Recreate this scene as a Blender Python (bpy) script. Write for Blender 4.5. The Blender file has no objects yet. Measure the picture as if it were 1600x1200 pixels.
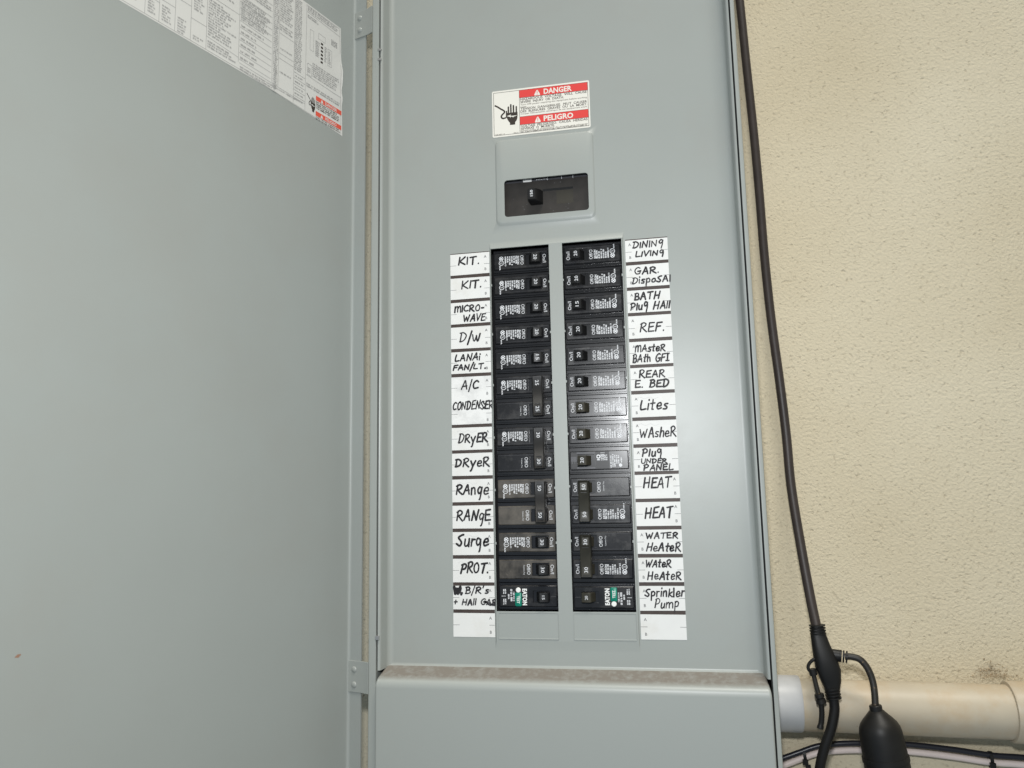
import bpy, bmesh, math, random
from mathutils import Vector, Matrix

random.seed(7)
S = 0.001                     # everything below is modelled in millimetres
sc = bpy.context.scene
col = sc.collection

# ---------------------------------------------------------------- camera
cam_d = bpy.data.cameras.new("camera")
cam = bpy.data.objects.new("camera", cam_d); col.objects.link(cam)
cam_d.sensor_width = 36.0
cam_d.lens = 1260.0 / 1600.0 * 36.0
cam_d.clip_start = 0.01; cam_d.clip_end = 60.0
right = Vector((0.97967334, 0.19967579, -0.01922893))
down = Vector((-0.04769076, 0.13872719, -0.98918166))
fwd = Vector((-0.19484806, 0.96999193, 0.14543002))
mw = Matrix.Identity(4)
for i in range(3):
    mw[i][0] = right[i]; mw[i][1] = -down[i]; mw[i][2] = -fwd[i]
mw[0][3], mw[1][3], mw[2][3] = 0.10723532, -0.77010870, -0.25190137
cam.matrix_world = mw
sc.camera = cam

# ---------------------------------------------------------------- light
world = bpy.data.worlds.new("World"); sc.world = world; world.use_nodes = True
wn = world.node_tree; wn.nodes.clear()
wo = wn.nodes.new("ShaderNodeOutputWorld"); wb = wn.nodes.new("ShaderNodeBackground")
tc = wn.nodes.new("ShaderNodeTexCoord"); sx = wn.nodes.new("ShaderNodeSeparateXYZ")
cr = wn.nodes.new("ShaderNodeValToRGB"); mp = wn.nodes.new("ShaderNodeMapRange")
mp.inputs["From Min"].default_value = -1; mp.inputs["From Max"].default_value = 1
wn.links.new(tc.outputs["Generated"], sx.inputs[0]); wn.links.new(sx.outputs["Z"], mp.inputs["Value"])
wn.links.new(mp.outputs[0], cr.inputs[0]); mpx = wn.nodes.new("ShaderNodeMapRange"); mpx.inputs["From Min"].default_value = -0.8; mpx.inputs["From Max"].default_value = 0.8
crx = wn.nodes.new("ShaderNodeValToRGB"); crx.color_ramp.elements[0].color = (0.80, 1.0, 1.24, 1); crx.color_ramp.elements[1].color = (1.04, 1.0, 0.88, 1)
wn.links.new(sx.outputs["X"], mpx.inputs["Value"]); wn.links.new(mpx.outputs[0], crx.inputs[0])
wmul = wn.nodes.new("ShaderNodeVectorMath"); wmul.operation = "MULTIPLY"
wn.links.new(cr.outputs[0], wmul.inputs[0]); wn.links.new(crx.outputs[0], wmul.inputs[1]); wn.links.new(wmul.outputs[0], wb.inputs[0]); wn.links.new(wb.outputs[0], wo.inputs[0])
e = cr.color_ramp.elements
e[0].position = 0.0; e[0].color = (0.50, 0.50, 0.50, 1)          # shaded floor
e[1].position = 1.0; e[1].color = (0.52, 0.47, 0.36, 1)          # warm ceiling overhead
x = cr.color_ramp.elements.new(0.44); x.color = (0.57, 0.68, 0.78, 1)   # daylight coming in low
x = cr.color_ramp.elements.new(0.62); x.color = (0.62, 0.62, 0.58, 1)
wb.inputs[1].default_value = 0.53


def area(name, loc, target, sx_, sy_, power, color):
    d = bpy.data.lights.new(name, "AREA"); d.shape = "RECTANGLE"; d.size = sx_; d.size_y = sy_
    d.energy = power; d.color = color
    o = bpy.data.objects.new(name, d); col.objects.link(o)
    o.location = loc
    o.rotation_euler = (Vector(target) - Vector(loc)).to_track_quat("-Z", "Y").to_euler()
    return o


area("flash", (0.105, -0.79, -0.105), (0.03, 0, -0.18), 0.06, 0.045, 4.6, (0.965, 0.985, 1.0))
area("overhead_fill", (0.7, -1.35, 3.1), (0.1, 0, -0.15), 1.3, 1.1, 104.0, (1.0, 0.965, 0.89))  # unseen soft lamp added high overhead, placed for its effect

sc.view_settings.view_transform = "Standard"
sc.view_settings.look = "None"
sc.view_settings.exposure = 0.0
sc.view_settings.gamma = 1.0
sc.view_settings.use_curve_mapping = False
sc.render.engine = "CYCLES"

# ---------------------------------------------------------------- materials
def mat(name, base, rough=0.5, spec=0.5, metal=0.0, bump=0.0, bscale=600.0, bdist=0.0004,
        var=0.0, vscale=20.0, coat=0.0):
    m = bpy.data.materials.new(name); m.use_nodes = True
    nt = m.node_tree; b = nt.nodes["Principled BSDF"]
    b.inputs["Base Color"].default_value = (*base, 1)
    b.inputs["Roughness"].default_value = rough
    b.inputs["Specular IOR Level"].default_value = spec
    b.inputs["Metallic"].default_value = metal
    b.inputs["Coat Weight"].default_value = coat
    if var or bump:
        t = nt.nodes.new("ShaderNodeTexCoord")
    if var:
        n = nt.nodes.new("ShaderNodeTexNoise"); n.inputs["Scale"].default_value = vscale
        n.inputs["Detail"].default_value = 5
        nt.links.new(t.outputs["Object"], n.inputs["Vector"])
        r = nt.nodes.new("ShaderNodeValToRGB")
        r.color_ramp.elements[0].position = 0.3; r.color_ramp.elements[1].position = 0.7
        r.color_ramp.elements[0].color = tuple(c * (1 - var) for c in base) + (1,)
        r.color_ramp.elements[1].color = tuple(min(1, c * (1 + var)) for c in base) + (1,)
        nt.links.new(n.outputs["Fac"], r.inputs[0]); nt.links.new(r.outputs[0], b.inputs["Base Color"])
    if bump:
        n2 = nt.nodes.new("ShaderNodeTexNoise"); n2.inputs["Scale"].default_value = bscale
        n2.inputs["Detail"].default_value = 3
        nt.links.new(t.outputs["Object"], n2.inputs["Vector"])
        bp = nt.nodes.new("ShaderNodeBump"); bp.inputs["Strength"].default_value = bump
        bp.inputs["Distance"].default_value = bdist
        nt.links.new(n2.outputs["Fac"], bp.inputs["Height"]); nt.links.new(bp.outputs[0], b.inputs["Normal"])
    return m


def mix_noise(m, col2, scale, lo, hi, amount=1.0, axis_mask=None, rough2=None):
    """blend a second colour (dust, stain, speck, painted sheen) over what the material has, by a noise with its own shape"""
    nt = m.node_tree; b = nt.nodes["Principled BSDF"]
    t = nt.nodes.new("ShaderNodeTexCoord")
    n = nt.nodes.new("ShaderNodeTexNoise"); n.inputs["Scale"].default_value = scale; n.inputs["Detail"].default_value = 6
    n.inputs["Roughness"].default_value = 0.65
    oi = nt.nodes.new("ShaderNodeObjectInfo"); ad_ = nt.nodes.new("ShaderNodeVectorMath"); ad_.operation = "MULTIPLY_ADD"
    ad_.inputs[1].default_value = (7.3, 3.1, 5.7)
    nt.links.new(oi.outputs["Random"], ad_.inputs[0]); nt.links.new(t.outputs["Object"], ad_.inputs[2])
    nt.links.new(ad_.outputs[0], n.inputs["Vector"])
    r = nt.nodes.new("ShaderNodeMapRange"); r.inputs["From Min"].default_value = lo; r.inputs["From Max"].default_value = hi
    r.inputs["To Max"].default_value = amount
    nt.links.new(n.outputs["Fac"], r.inputs["Value"])
    fac = r.outputs[0]
    if axis_mask:
        ax, a, bb = axis_mask                      # mask runs 0 -> 1 from a to b (metres) along an object axis
        s = nt.nodes.new("ShaderNodeSeparateXYZ"); nt.links.new(t.outputs["Object"], s.inputs[0])
        r2 = nt.nodes.new("ShaderNodeMapRange"); r2.inputs["From Min"].default_value = a; r2.inputs["From Max"].default_value = bb
        nt.links.new(s.outputs[ax], r2.inputs["Value"])
        mu = nt.nodes.new("ShaderNodeMath"); mu.operation = "MULTIPLY"
        nt.links.new(fac, mu.inputs[0]); nt.links.new(r2.outputs[0], mu.inputs[1]); fac = mu.outputs[0]
    mx = nt.nodes.new("ShaderNodeMixRGB"); mx.inputs["Color2"].default_value = (*col2, 1)
    src = b.inputs["Base Color"]
    if src.is_linked:
        nt.links.new(src.links[0].from_socket, mx.inputs["Color1"])
    else:
        mx.inputs["Color1"].default_value = src.default_value
    nt.links.new(fac, mx.inputs["Fac"]); nt.links.new(mx.outputs[0], src)
    if rough2 is not None:
        r3 = nt.nodes.new("ShaderNodeMapRange"); r3.inputs["To Min"].default_value = b.inputs["Roughness"].default_value
        r3.inputs["To Max"].default_value = rough2
        nt.links.new(fac, r3.inputs["Value"]); nt.links.new(r3.outputs[0], b.inputs["Roughness"])
    return m


PAINT = (0.308, 0.327, 0.311)
M = {}
M["paint"] = mat("grey_enamel", (0.302, 0.322, 0.306), 0.38, 0.5, bump=0.10, bscale=420, bdist=0.0003, var=0.015, vscale=14)
M["door_paint"] = mat("grey_enamel_door", (0.288, 0.311, 0.300), 0.42, 0.5, bump=0.10, bscale=420, bdist=0.0003, var=0.015, vscale=9)
M["ledge"] = mat("grey_enamel_dusty", PAINT, 0.40, 0.5, bump=0.10, bscale=420, bdist=0.0003)
mix_noise(M["ledge"], (0.165, 0.142, 0.118), 150, 0.0, 0.55, 0.88, axis_mask=("Z", -0.4138, -0.4104), rough2=0.9)
mix_noise(M["ledge"], (0.11, 0.05, 0.035), 160, 0.66, 0.74, 0.8, axis_mask=("Z", -0.4150, -0.4110))
mix_noise(M["door_paint"], (0.27, 0.265, 0.24), 5, 0.48, 0.78, 0.35, rough2=0.55)
mix_noise(M["door_paint"], (0.20, 0.18, 0.15), 340, 0.765, 0.79, 0.6)
mix_noise(M["paint"], (0.28, 0.27, 0.245), 9, 0.50, 0.80, 0.35, rough2=0.48)
mix_noise(M["paint"], (0.19, 0.18, 0.16), 360, 0.765, 0.79, 0.6)
M["dark_gap"] = mat("interior_shade_black", (0.012, 0.012, 0.013), 0.8, 0.2)  # near-black colour stands in for shade inside the box and gaps
M["steel"] = mat("galvanized_steel", (0.42, 0.42, 0.42), 0.45, 0.5, metal=0.9)
M["brk"] = mat("black_phenolic", (0.010, 0.010, 0.0115), 0.24, 0.40, bump=0.10, bscale=900, bdist=0.0002, var=0.25, vscale=90)
M["brk_sheen"] = mat("black_phenolic_painted_sheen", (0.016, 0.015, 0.0135), 0.40, 0.34, bump=0.10, bscale=900, bdist=0.0002, var=0.25, vscale=90)
mix_noise(M["brk_sheen"], (0.155, 0.137, 0.115), 38, 0.34, 0.70, 0.78, rough2=0.6)  # brown reflected sheen of the surroundings, painted into the colour in blotches
mix_noise(M["brk_sheen"], (0.20, 0.18, 0.15), 260, 0.60, 0.75, 0.5)
mix_noise(M["brk"], (0.050, 0.047, 0.044), 60, 0.48, 0.80, 0.7, rough2=0.5)
mix_noise(M["brk"], (0.16, 0.15, 0.14), 420, 0.70, 0.76, 0.5)
M["brk_shoulder"] = mat("black_phenolic_shoulder", (0.012, 0.012, 0.014), 0.22, 0.45, var=0.25, vscale=60)
M["grey_brk"] = mat("grey_phenolic", (0.055, 0.055, 0.062), 0.4, 0.4, var=0.15, vscale=80)
M["switch"] = mat("black_switch_plastic", (0.008, 0.008, 0.0085), 0.36, 0.4, bump=0.06, bscale=700, bdist=0.0002)
M["switch_olive"] = mat("olive_black_switch_plastic", (0.034, 0.031, 0.022), 0.42, 0.45, bump=0.06, bscale=700, bdist=0.0002, var=0.2, vscale=120)  # olive-toned switches for the lower right breakers
M["print"] = mat("white_print", (0.70, 0.71, 0.73), 0.6, 0.3)
M["white"] = mat("white_plastic", (0.78, 0.78, 0.76), 0.4, 0.4)
M["black_print"] = mat("black_sticker_print", (0.008, 0.008, 0.009), 0.4, 0.4)
M["green"] = mat("green_button", (0.0, 0.19, 0.125), 0.35, 0.45)
M["paper"] = mat("label_paper", (0.69, 0.69, 0.675), 0.55, 0.35, bump=0.05, bscale=250, bdist=0.0003, var=0.02, vscale=60)
mix_noise(M["paper"], (0.60, 0.58, 0.53), 55, 0.50, 0.82, 0.6)
M["paper_dirty"] = mat("label_paper_smudged", (0.72, 0.72, 0.71), 0.55, 0.35, bump=0.05, bscale=250, bdist=0.0003)
mix_noise(M["paper_dirty"], (0.40, 0.40, 0.40), 60, 0.44, 0.75, 0.7)
M["bar"] = mat("dark_brown_strip", (0.050, 0.036, 0.031), 0.5, 0.35, var=0.2, vscale=120)
M["ink"] = mat("marker_ink", (0.014, 0.013, 0.015), 0.55, 0.3)
mix_noise(M["ink"], (0.085, 0.08, 0.085), 240, 0.50, 0.78, 0.8)
M["pencil"] = mat("old_pencil", (0.58, 0.58, 0.58), 0.6, 0.3)
M["faint"] = mat("faint_grey_print", (0.12, 0.12, 0.125), 0.6, 0.3)
M["st_white"] = mat("sticker_white", (0.72, 0.70, 0.64), 0.42, 0.4)
M["st_red"] = mat("sticker_red", (0.66, 0.055, 0.05), 0.42, 0.4)
M["st_ink"] = mat("sticker_ink", (0.032, 0.024, 0.019), 0.5, 0.4)
M["st_txt"] = mat("sticker_small_text", (0.06, 0.05, 0.04), 0.5, 0.4)
M["st_txt_faint"] = mat("sticker_fine_text", (0.20, 0.18, 0.155), 0.5, 0.4)
M["door_st"] = mat("door_sticker_white", (0.56, 0.56, 0.54), 0.5, 0.4)
M["door_txt"] = mat("door_sticker_text", (0.27, 0.27, 0.265), 0.5, 0.4)
M["door_red"] = mat("door_sticker_red", (0.62, 0.085, 0.05), 0.5, 0.4)
M["main"] = mat("brown_black_phenolic", (0.030, 0.026, 0.023), 0.4, 0.45, bump=0.1, bscale=600, bdist=0.0002, var=0.2, vscale=90)
M["main_slide"] = mat("olive_black_slide", (0.036, 0.032, 0.024), 0.45, 0.4)
M["cable"] = mat("black_brown_rubber", (0.030, 0.023, 0.021), 0.45, 0.4, var=0.15, vscale=60)
M["rubber"] = mat("black_rubber", (0.009, 0.0085, 0.008), 0.46, 0.28, bump=0.06, bscale=500, bdist=0.0003, var=0.2, vscale=70)
M["rubber_worn"] = mat("worn_black_rubber", (0.016, 0.014, 0.011), 0.5, 0.4)
mix_noise(M["rubber_worn"], (0.20, 0.13, 0.06), 260, 0.60, 0.70, 0.8)
M["white_cable"] = mat("pinkish_white_cable", (0.66, 0.56, 0.52), 0.5, 0.4)
M["black_cable"] = mat("black_plastic_cable", (0.012, 0.012, 0.018), 0.35, 0.45)
M["pvc"] = mat("aged_cream_plastic", (0.43, 0.375, 0.285), 0.45, 0.42, var=0.07, vscale=26)
mix_noise(M["pvc"], (0.40, 0.29, 0.17), 30, 0.46, 0.74, 0.75)
mix_noise(M["pvc"], (0.22, 0.13, 0.06), 420, 0.68, 0.74, 0.7)
M["pvc_grey"] = mat("pale_grey_plastic", (0.40, 0.405, 0.41), 0.4, 0.45, var=0.06, vscale=50)
mix_noise(M["pvc_grey"], (0.30, 0.21, 0.12), 90, 0.66, 0.78, 0.5)
M["dirt"] = mat("brown_dirt", (0.36, 0.285, 0.19), 0.9, 0.1, bump=0.6, bscale=400, bdist=0.001, var=0.4, vscale=180)
M["rust"] = mat("rust_spot", (0.27, 0.16, 0.11), 0.8, 0.2)

# stucco: lumpy painted render with small pits, their shade also put in the colour
m = bpy.data.materials.new("painted_stucco"); m.use_nodes = True; M["stucco"] = m
nt = m.node_tree; b = nt.nodes["Principled BSDF"]
b.inputs["Roughness"].default_value = 0.78; b.inputs["Specular IOR Level"].default_value = 0.25
t = nt.nodes.new("ShaderNodeTexCoord")
n1 = nt.nodes.new("ShaderNodeTexNoise"); n1.inputs["Scale"].default_value = 4.5; n1.inputs["Detail"].default_value = 6
rr_ = nt.nodes.new("ShaderNodeValToRGB")
rr_.color_ramp.elements[0].position = 0.3; rr_.color_ramp.elements[1].position = 0.72
rr_.color_ramp.elements[0].color = (0.525, 0.455, 0.322, 1); rr_.color_ramp.elements[1].color = (0.59, 0.527, 0.395, 1)
nt.links.new(t.outputs["Object"], n1.inputs["Vector"]); nt.links.new(n1.outputs["Fac"], rr_.inputs[0])
sp = nt.nodes.new("ShaderNodeTexNoise"); sp.inputs["Scale"].default_value = 290; sp.inputs["Detail"].default_value = 3
nt.links.new(t.outputs["Object"], sp.inputs["Vector"])
spr = nt.nodes.new("ShaderNodeMapRange"); spr.inputs["From Min"].default_value = 0.585; spr.inputs["From Max"].default_value = 0.80
spr.inputs["To Max"].default_value = 0.40
nt.links.new(sp.outputs["Fac"], spr.inputs["Value"])
mx = nt.nodes.new("ShaderNodeMixRGB"); mx.inputs["Color2"].default_value = (0.24, 0.19, 0.12, 1)
nt.links.new(rr_.outputs[0], mx.inputs["Color1"]); nt.links.new(spr.outputs[0], mx.inputs["Fac"])
nt.links.new(mx.outputs[0], b.inputs["Base Color"])
na = nt.nodes.new("ShaderNodeTexNoise"); na.inputs["Scale"].default_value = 360; na.inputs["Detail"].default_value = 4
na.inputs["Roughness"].default_value = 0.6
vo = nt.nodes.new("ShaderNodeTexVoronoi"); vo.inputs["Scale"].default_value = 340
nt.links.new(t.outputs["Object"], na.inputs["Vector"]); nt.links.new(t.outputs["Object"], vo.inputs["Vector"])
ad = nt.nodes.new("ShaderNodeMath"); ad.operation = "MULTIPLY_ADD"; ad.inputs[1].default_value = 0.2
nt.links.new(vo.outputs["Distance"], ad.inputs[0]); nt.links.new(na.outputs["Fac"], ad.inputs[2])
pit = nt.nodes.new("ShaderNodeMath"); pit.operation = "MULTIPLY_ADD"; pit.inputs[1].default_value = -1.2
nt.links.new(spr.outputs[0], pit.inputs[0]); nt.links.new(ad.outputs[0], pit.inputs[2])
bp = nt.nodes.new("ShaderNodeBump"); bp.inputs["Strength"].default_value = 0.8; bp.inputs["Distance"].default_value = 0.0015
nt.links.new(pit.outputs[0], bp.inputs["Height"]); nt.links.new(bp.outputs[0], b.inputs["Normal"])


# ---------------------------------------------------------------- mesh helpers (millimetres)
class MB:
    def __init__(self):
        self.v = []; self.f = []; self.mi = []; self.mats = []

    def slot(self, key):
        if key not in self.mats: self.mats.append(key)
        return self.mats.index(key)

    def face(self, pts, key):
        i0 = len(self.v); self.v += [tuple(p) for p in pts]
        self.f.append(tuple(range(i0, i0 + len(pts)))); self.mi.append(self.slot(key))

    def geo(self, verts, faces, key):
        i0 = len(self.v); self.v += [tuple(p) for p in verts]; s = self.slot(key)
        for f in faces:
            self.f.append(tuple(i0 + k for k in f)); self.mi.append(s)

    def box(self, x0, x1, y0, y1, z0, z1, key, skip=""):
        p = [(x0, y0, z0), (x1, y0, z0), (x1, y1, z0), (x0, y1, z0), (x0, y0, z1), (x1, y0, z1), (x1, y1, z1), (x0, y1, z1)]
        fs = {"b": (3, 2, 1, 0), "t": (4, 5, 6, 7), "f": (0, 1, 5, 4), "k": (2, 3, 7, 6), "r": (1, 2, 6, 5), "l": (3, 0, 4, 7)}
        self.geo(p, [f for k, f in fs.items() if k not in skip], key)

    def loft(self, loops, key, closed=True, cap0=False, cap1=False):
        n = len(loops[0]); vs = [p for L in loops for p in L]; fs = []
        for i in range(len(loops) - 1):
            for k in range(n if closed else n - 1):
                a = i * n + k; b_ = i * n + (k + 1) % n
                fs.append((a, b_, b_ + n, a + n))
        if cap0: fs.append(tuple(range(n - 1, -1, -1)))
        if cap1: fs.append(tuple((len(loops) - 1) * n + k for k in range(n)))
        self.geo(vs, fs, key)

    def tube(self, pts, r, key, seg=12, smooth=6, caps=True, squash=1.0):
        P = catmull([Vector(p) for p in pts], smooth) if smooth else [Vector(p) for p in pts]
        rs = r if callable(r) else (lambda u: r)
        loops = []; up = Vector((0, 1, 0))
        for i, p in enumerate(P):
            tg = (P[min(i + 1, len(P) - 1)] - P[max(i - 1, 0)]).normalized()
            a = tg.cross(up)
            if a.length < 1e-4: a = tg.cross(Vector((1, 0, 0)))
            a.normalize(); bb = tg.cross(a).normalized()
            rad = rs(i / (len(P) - 1))
            loops.append([p + a * rad * math.cos(2 * math.pi * k / seg) + bb * rad * squash * math.sin(2 * math.pi * k / seg) for k in range(seg)])
        self.loft(loops, key, True, caps, caps)

    def lathe(self, base, axis, prof, key, seg=32):
        """prof: (distance along axis, radius)"""
        ax = Vector(axis).normalized(); a = ax.cross(Vector((0, 1, 0)))
        if a.length < 1e-3: a = ax.cross(Vector((1, 0, 0)))
        a.normalize(); bb = ax.cross(a).normalized(); base = Vector(base)
        loops = [[base + ax * d + (a * math.cos(2 * math.pi * k / seg) + bb * math.sin(2 * math.pi * k / seg)) * r for k in range(seg)] for d, r in prof]
        self.loft(loops, key, True, True, True)

    def obj(self, name, parent=None, loc=(0, 0, 0), bevel=0.0, bseg=2, smooth=35, weld=True, wn=False, flat=0):
        me = bpy.data.meshes.new(name)
        me.from_pydata([(x * S, y * S, z * S) for x, y, z in self.v], [], self.f)
        for k in self.mats: me.materials.append(M[k])
        me.polygons.foreach_set("material_index", self.mi)
        bm = bmesh.new(); bm.from_mesh(me)
        if weld: bmesh.ops.remove_doubles(bm, verts=bm.verts, dist=1e-6)
        if weld: bmesh.ops.recalc_face_normals(bm, faces=bm.faces)
        bm.to_mesh(me); bm.free()
        if smooth:
            me.polygons.foreach_set("use_smooth", [True] * len(me.polygons))
            if flat: me.polygons.foreach_set("use_smooth", [p.area < flat * S * S for p in me.polygons])
            me.set_sharp_from_angle(angle=math.radians(smooth))
        me.update()
        o = bpy.data.objects.new(name, me); col.objects.link(o)
        o.location = Vector(loc) * S
        if parent: o.parent = parent
        if wn:
            w_ = o.modifiers.new('weighted', 'WEIGHTED_NORMAL'); w_.mode = 'FACE_AREA'; w_.keep_sharp = True; w_.weight = 90
        if bevel:
            bv = o.modifiers.new("bevel", "BEVEL"); bv.width = bevel * S; bv.segments = bseg
            bv.limit_method = "ANGLE"; bv.angle_limit = math.radians(40); bv.harden_normals = True
        return o


def catmull(P, n):
    if len(P) < 3: return P
    out = []
    for i in range(len(P) - 1):
        p0 = P[i - 1] if i else P[0] * 2 - P[1]
        p3 = P[i + 2] if i + 2 < len(P) else P[-1] * 2 - P[-2]
        p1, p2 = P[i], P[i + 1]
        for k in range(n):
            u = k / n
            out.append(0.5 * ((2 * p1) + (p2 - p0) * u + (2 * p0 - 5 * p1 + 4 * p2 - p3) * u * u + (3 * p1 - p0 - 3 * p2 + p3) * u ** 3))
    out.append(P[-1])
    return out


def empty(name, loc=(0, 0, 0)):
    o = bpy.data.objects.new(name, None); col.objects.link(o); o.location = Vector(loc) * S
    o.empty_display_size = 0.02
    return o


def tag(o, label, cat, group=None):
    o["label"] = label; o["category"] = cat
    if group: o["group"] = group
    return o


def structure(o):
    o["kind"] = "structure"; return o


def rrect(x0, x1, z0, z1, r, y, n=5):
    pts = []
    for cx, cz, a0 in ((x1 - r, z1 - r, 0), (x0 + r, z1 - r, 90), (x0 + r, z0 + r, 180), (x1 - r, z0 + r, 270)):
        for k in range(n + 1):
            a = math.radians(a0 + 90 * k / n)
            pts.append((cx + r * math.cos(a), y, cz + r * math.sin(a)))
    return pts


# ---- lettering -------------------------------------------------------------
_tc = {}
def glyphs(s, bold=0.0):
    """flat text as (verts2d with cap height 1 starting at 0, faces, width)"""
    k = (s, bold)
    if k in _tc: return _tc[k]
    cu = bpy.data.curves.new("t", "FONT"); cu.body = s; cu.size = 1.0; cu.resolution_u = 2; cu.offset = bold
    o = bpy.data.objects.new("t", cu); col.objects.link(o)
    dg = bpy.context.evaluated_depsgraph_get(); dg.update()
    me = o.evaluated_get(dg).to_mesh()
    vs = [(v.co.x, v.co.y) for v in me.vertices]; fs = [tuple(p.vertices) for p in me.polygons]
    o.evaluated_get(dg).to_mesh_clear()
    bpy.data.objects.remove(o); bpy.data.curves.remove(cu)
    H = 0.729
    x0 = min(v[0] for v in vs); x1 = max(v[0] for v in vs)
    r = ([((x - x0) / H, y / H) for x, y in vs], fs, (x1 - x0) / H)
    _tc[k] = r
    return r


def text(mb, s, x, z, h, y, key, rot=0, width=None, bold=0.0, align="c", fn=None):
    """rot in degrees counter-clockwise seen from the front; (x, z) is the anchor; h the cap height"""
    vs, fs, w = glyphs(s, bold)
    k = h if width is None else width / w
    W = w * k
    ox = -W / 2 if align == "c" else 0.0
    oz = -h / 2 if align == "c" else 0.0
    c, sn = math.cos(math.radians(rot)), math.sin(math.radians(rot))
    P = []
    for a, b_ in vs:
        a = a * k + ox; b_ = b_ * h + oz
        p = (x + a * c - b_ * sn, y, z + a * sn + b_ * c)
        P.append(fn(p) if fn else p)
    mb.geo(P, fs, key)


def quad(mb, x0, x1, z0, z1, y, key, fn=None):
    P = [(x0, y, z0), (x1, y, z0), (x1, y, z1), (x0, y, z1)]
    mb.face([fn(p) for p in P] if fn else P, key)


def fine_print(mb, x, z, length, h, y, key, rot=0, rnd=random, fn=None):
    """one line of print too small to read: short strokes of letter size with word gaps"""
    c, sn = math.cos(math.radians(rot)), math.sin(math.radians(rot))

    def q(a0, a1, b0, b1):
        P = [(x + a * c - b_ * sn, y, z + a * sn + b_ * c) for a, b_ in ((a0, b0), (a1, b0), (a1, b1), (a0, b1))]
        mb.face([fn(p) for p in P] if fn else P, key)
    a = 0.0; n = rnd.randint(3, 7); cw = h * 0.72; st = h * 0.25
    while a + cw * 0.8 < length:
        q(a, a + st, 0, h)
        k = rnd.random()
        if k < 0.7: q(a + cw * 0.55, a + cw * 0.55 + st, 0, h * rnd.choice((1, 1, 0.6)))
        zz = rnd.choice((0, h * 0.42, h - st)); q(a + st, a + cw * 0.55, zz, zz + st)
        a += cw; n -= 1
        if n == 0: a += cw * 0.7; n = rnd.randint(2, 8)


def stroke(mb, pts, w, y, key):
    """a pen stroke: flat ribbon with round ends through 2-d points (x, z)"""
    A = [Vector((p[0], p[1])) for p in pts]
    cut = [0] + [i for i in range(1, len(A) - 1) if (A[i] - A[i - 1]).length > 1e-4 and (A[i + 1] - A[i]).length > 1e-4
                 and (A[i] - A[i - 1]).normalized().dot((A[i + 1] - A[i]).normalized()) < .55] + [len(A) - 1]
    if len(cut) > 2:
        for a_, b_ in zip(cut, cut[1:]): stroke(mb, pts[a_:b_ + 1], w, y, key); y -= .003
        return
    P = [Vector((p[0], p[1])) for p in pts]
    Q = [P[0]]
    for p in P[1:]:
        if (p - Q[-1]).length > 1e-4: Q.append(p)
    P = Q
    r = w / 2
    if len(P) == 1:
        mb.face([(P[0].x + r * math.cos(a * math.pi / 5), y, P[0].y + r * math.sin(a * math.pi / 5)) for a in range(10)], key); return
    L = []; R = []
    for i, p in enumerate(P):
        d0 = (p - P[i - 1]).normalized() if i else (P[1] - p).normalized()
        d1 = (P[i + 1] - p).normalized() if i + 1 < len(P) else d0
        d = d0 + d1
        if d.length < 0.3:
            d = d1.copy(); k = 1
        else:
            d.normalize(); k = min(1.4, 1 / max(0.5, d.dot(d1)))
        nrm = Vector((-d.y, d.x)) * r * k
        L.append(p + nrm); R.append(p - nrm)
    for i in range(len(P) - 1):
        mb.face([(q.x, y, q.y) for q in (R[i], R[i + 1], L[i + 1], L[i])], key)
    for p, d in ((P[0], P[0] - P[1]), (P[-1], P[-1] - P[-2])):
        a0 = math.atan2(d.y, d.x) - math.pi / 2
        mb.face([(p.x + r * math.cos(a0 + math.pi * k / 6), y, p.y + r * math.sin(a0 + math.pi * k / 6)) for k in range(7)], key)


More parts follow.
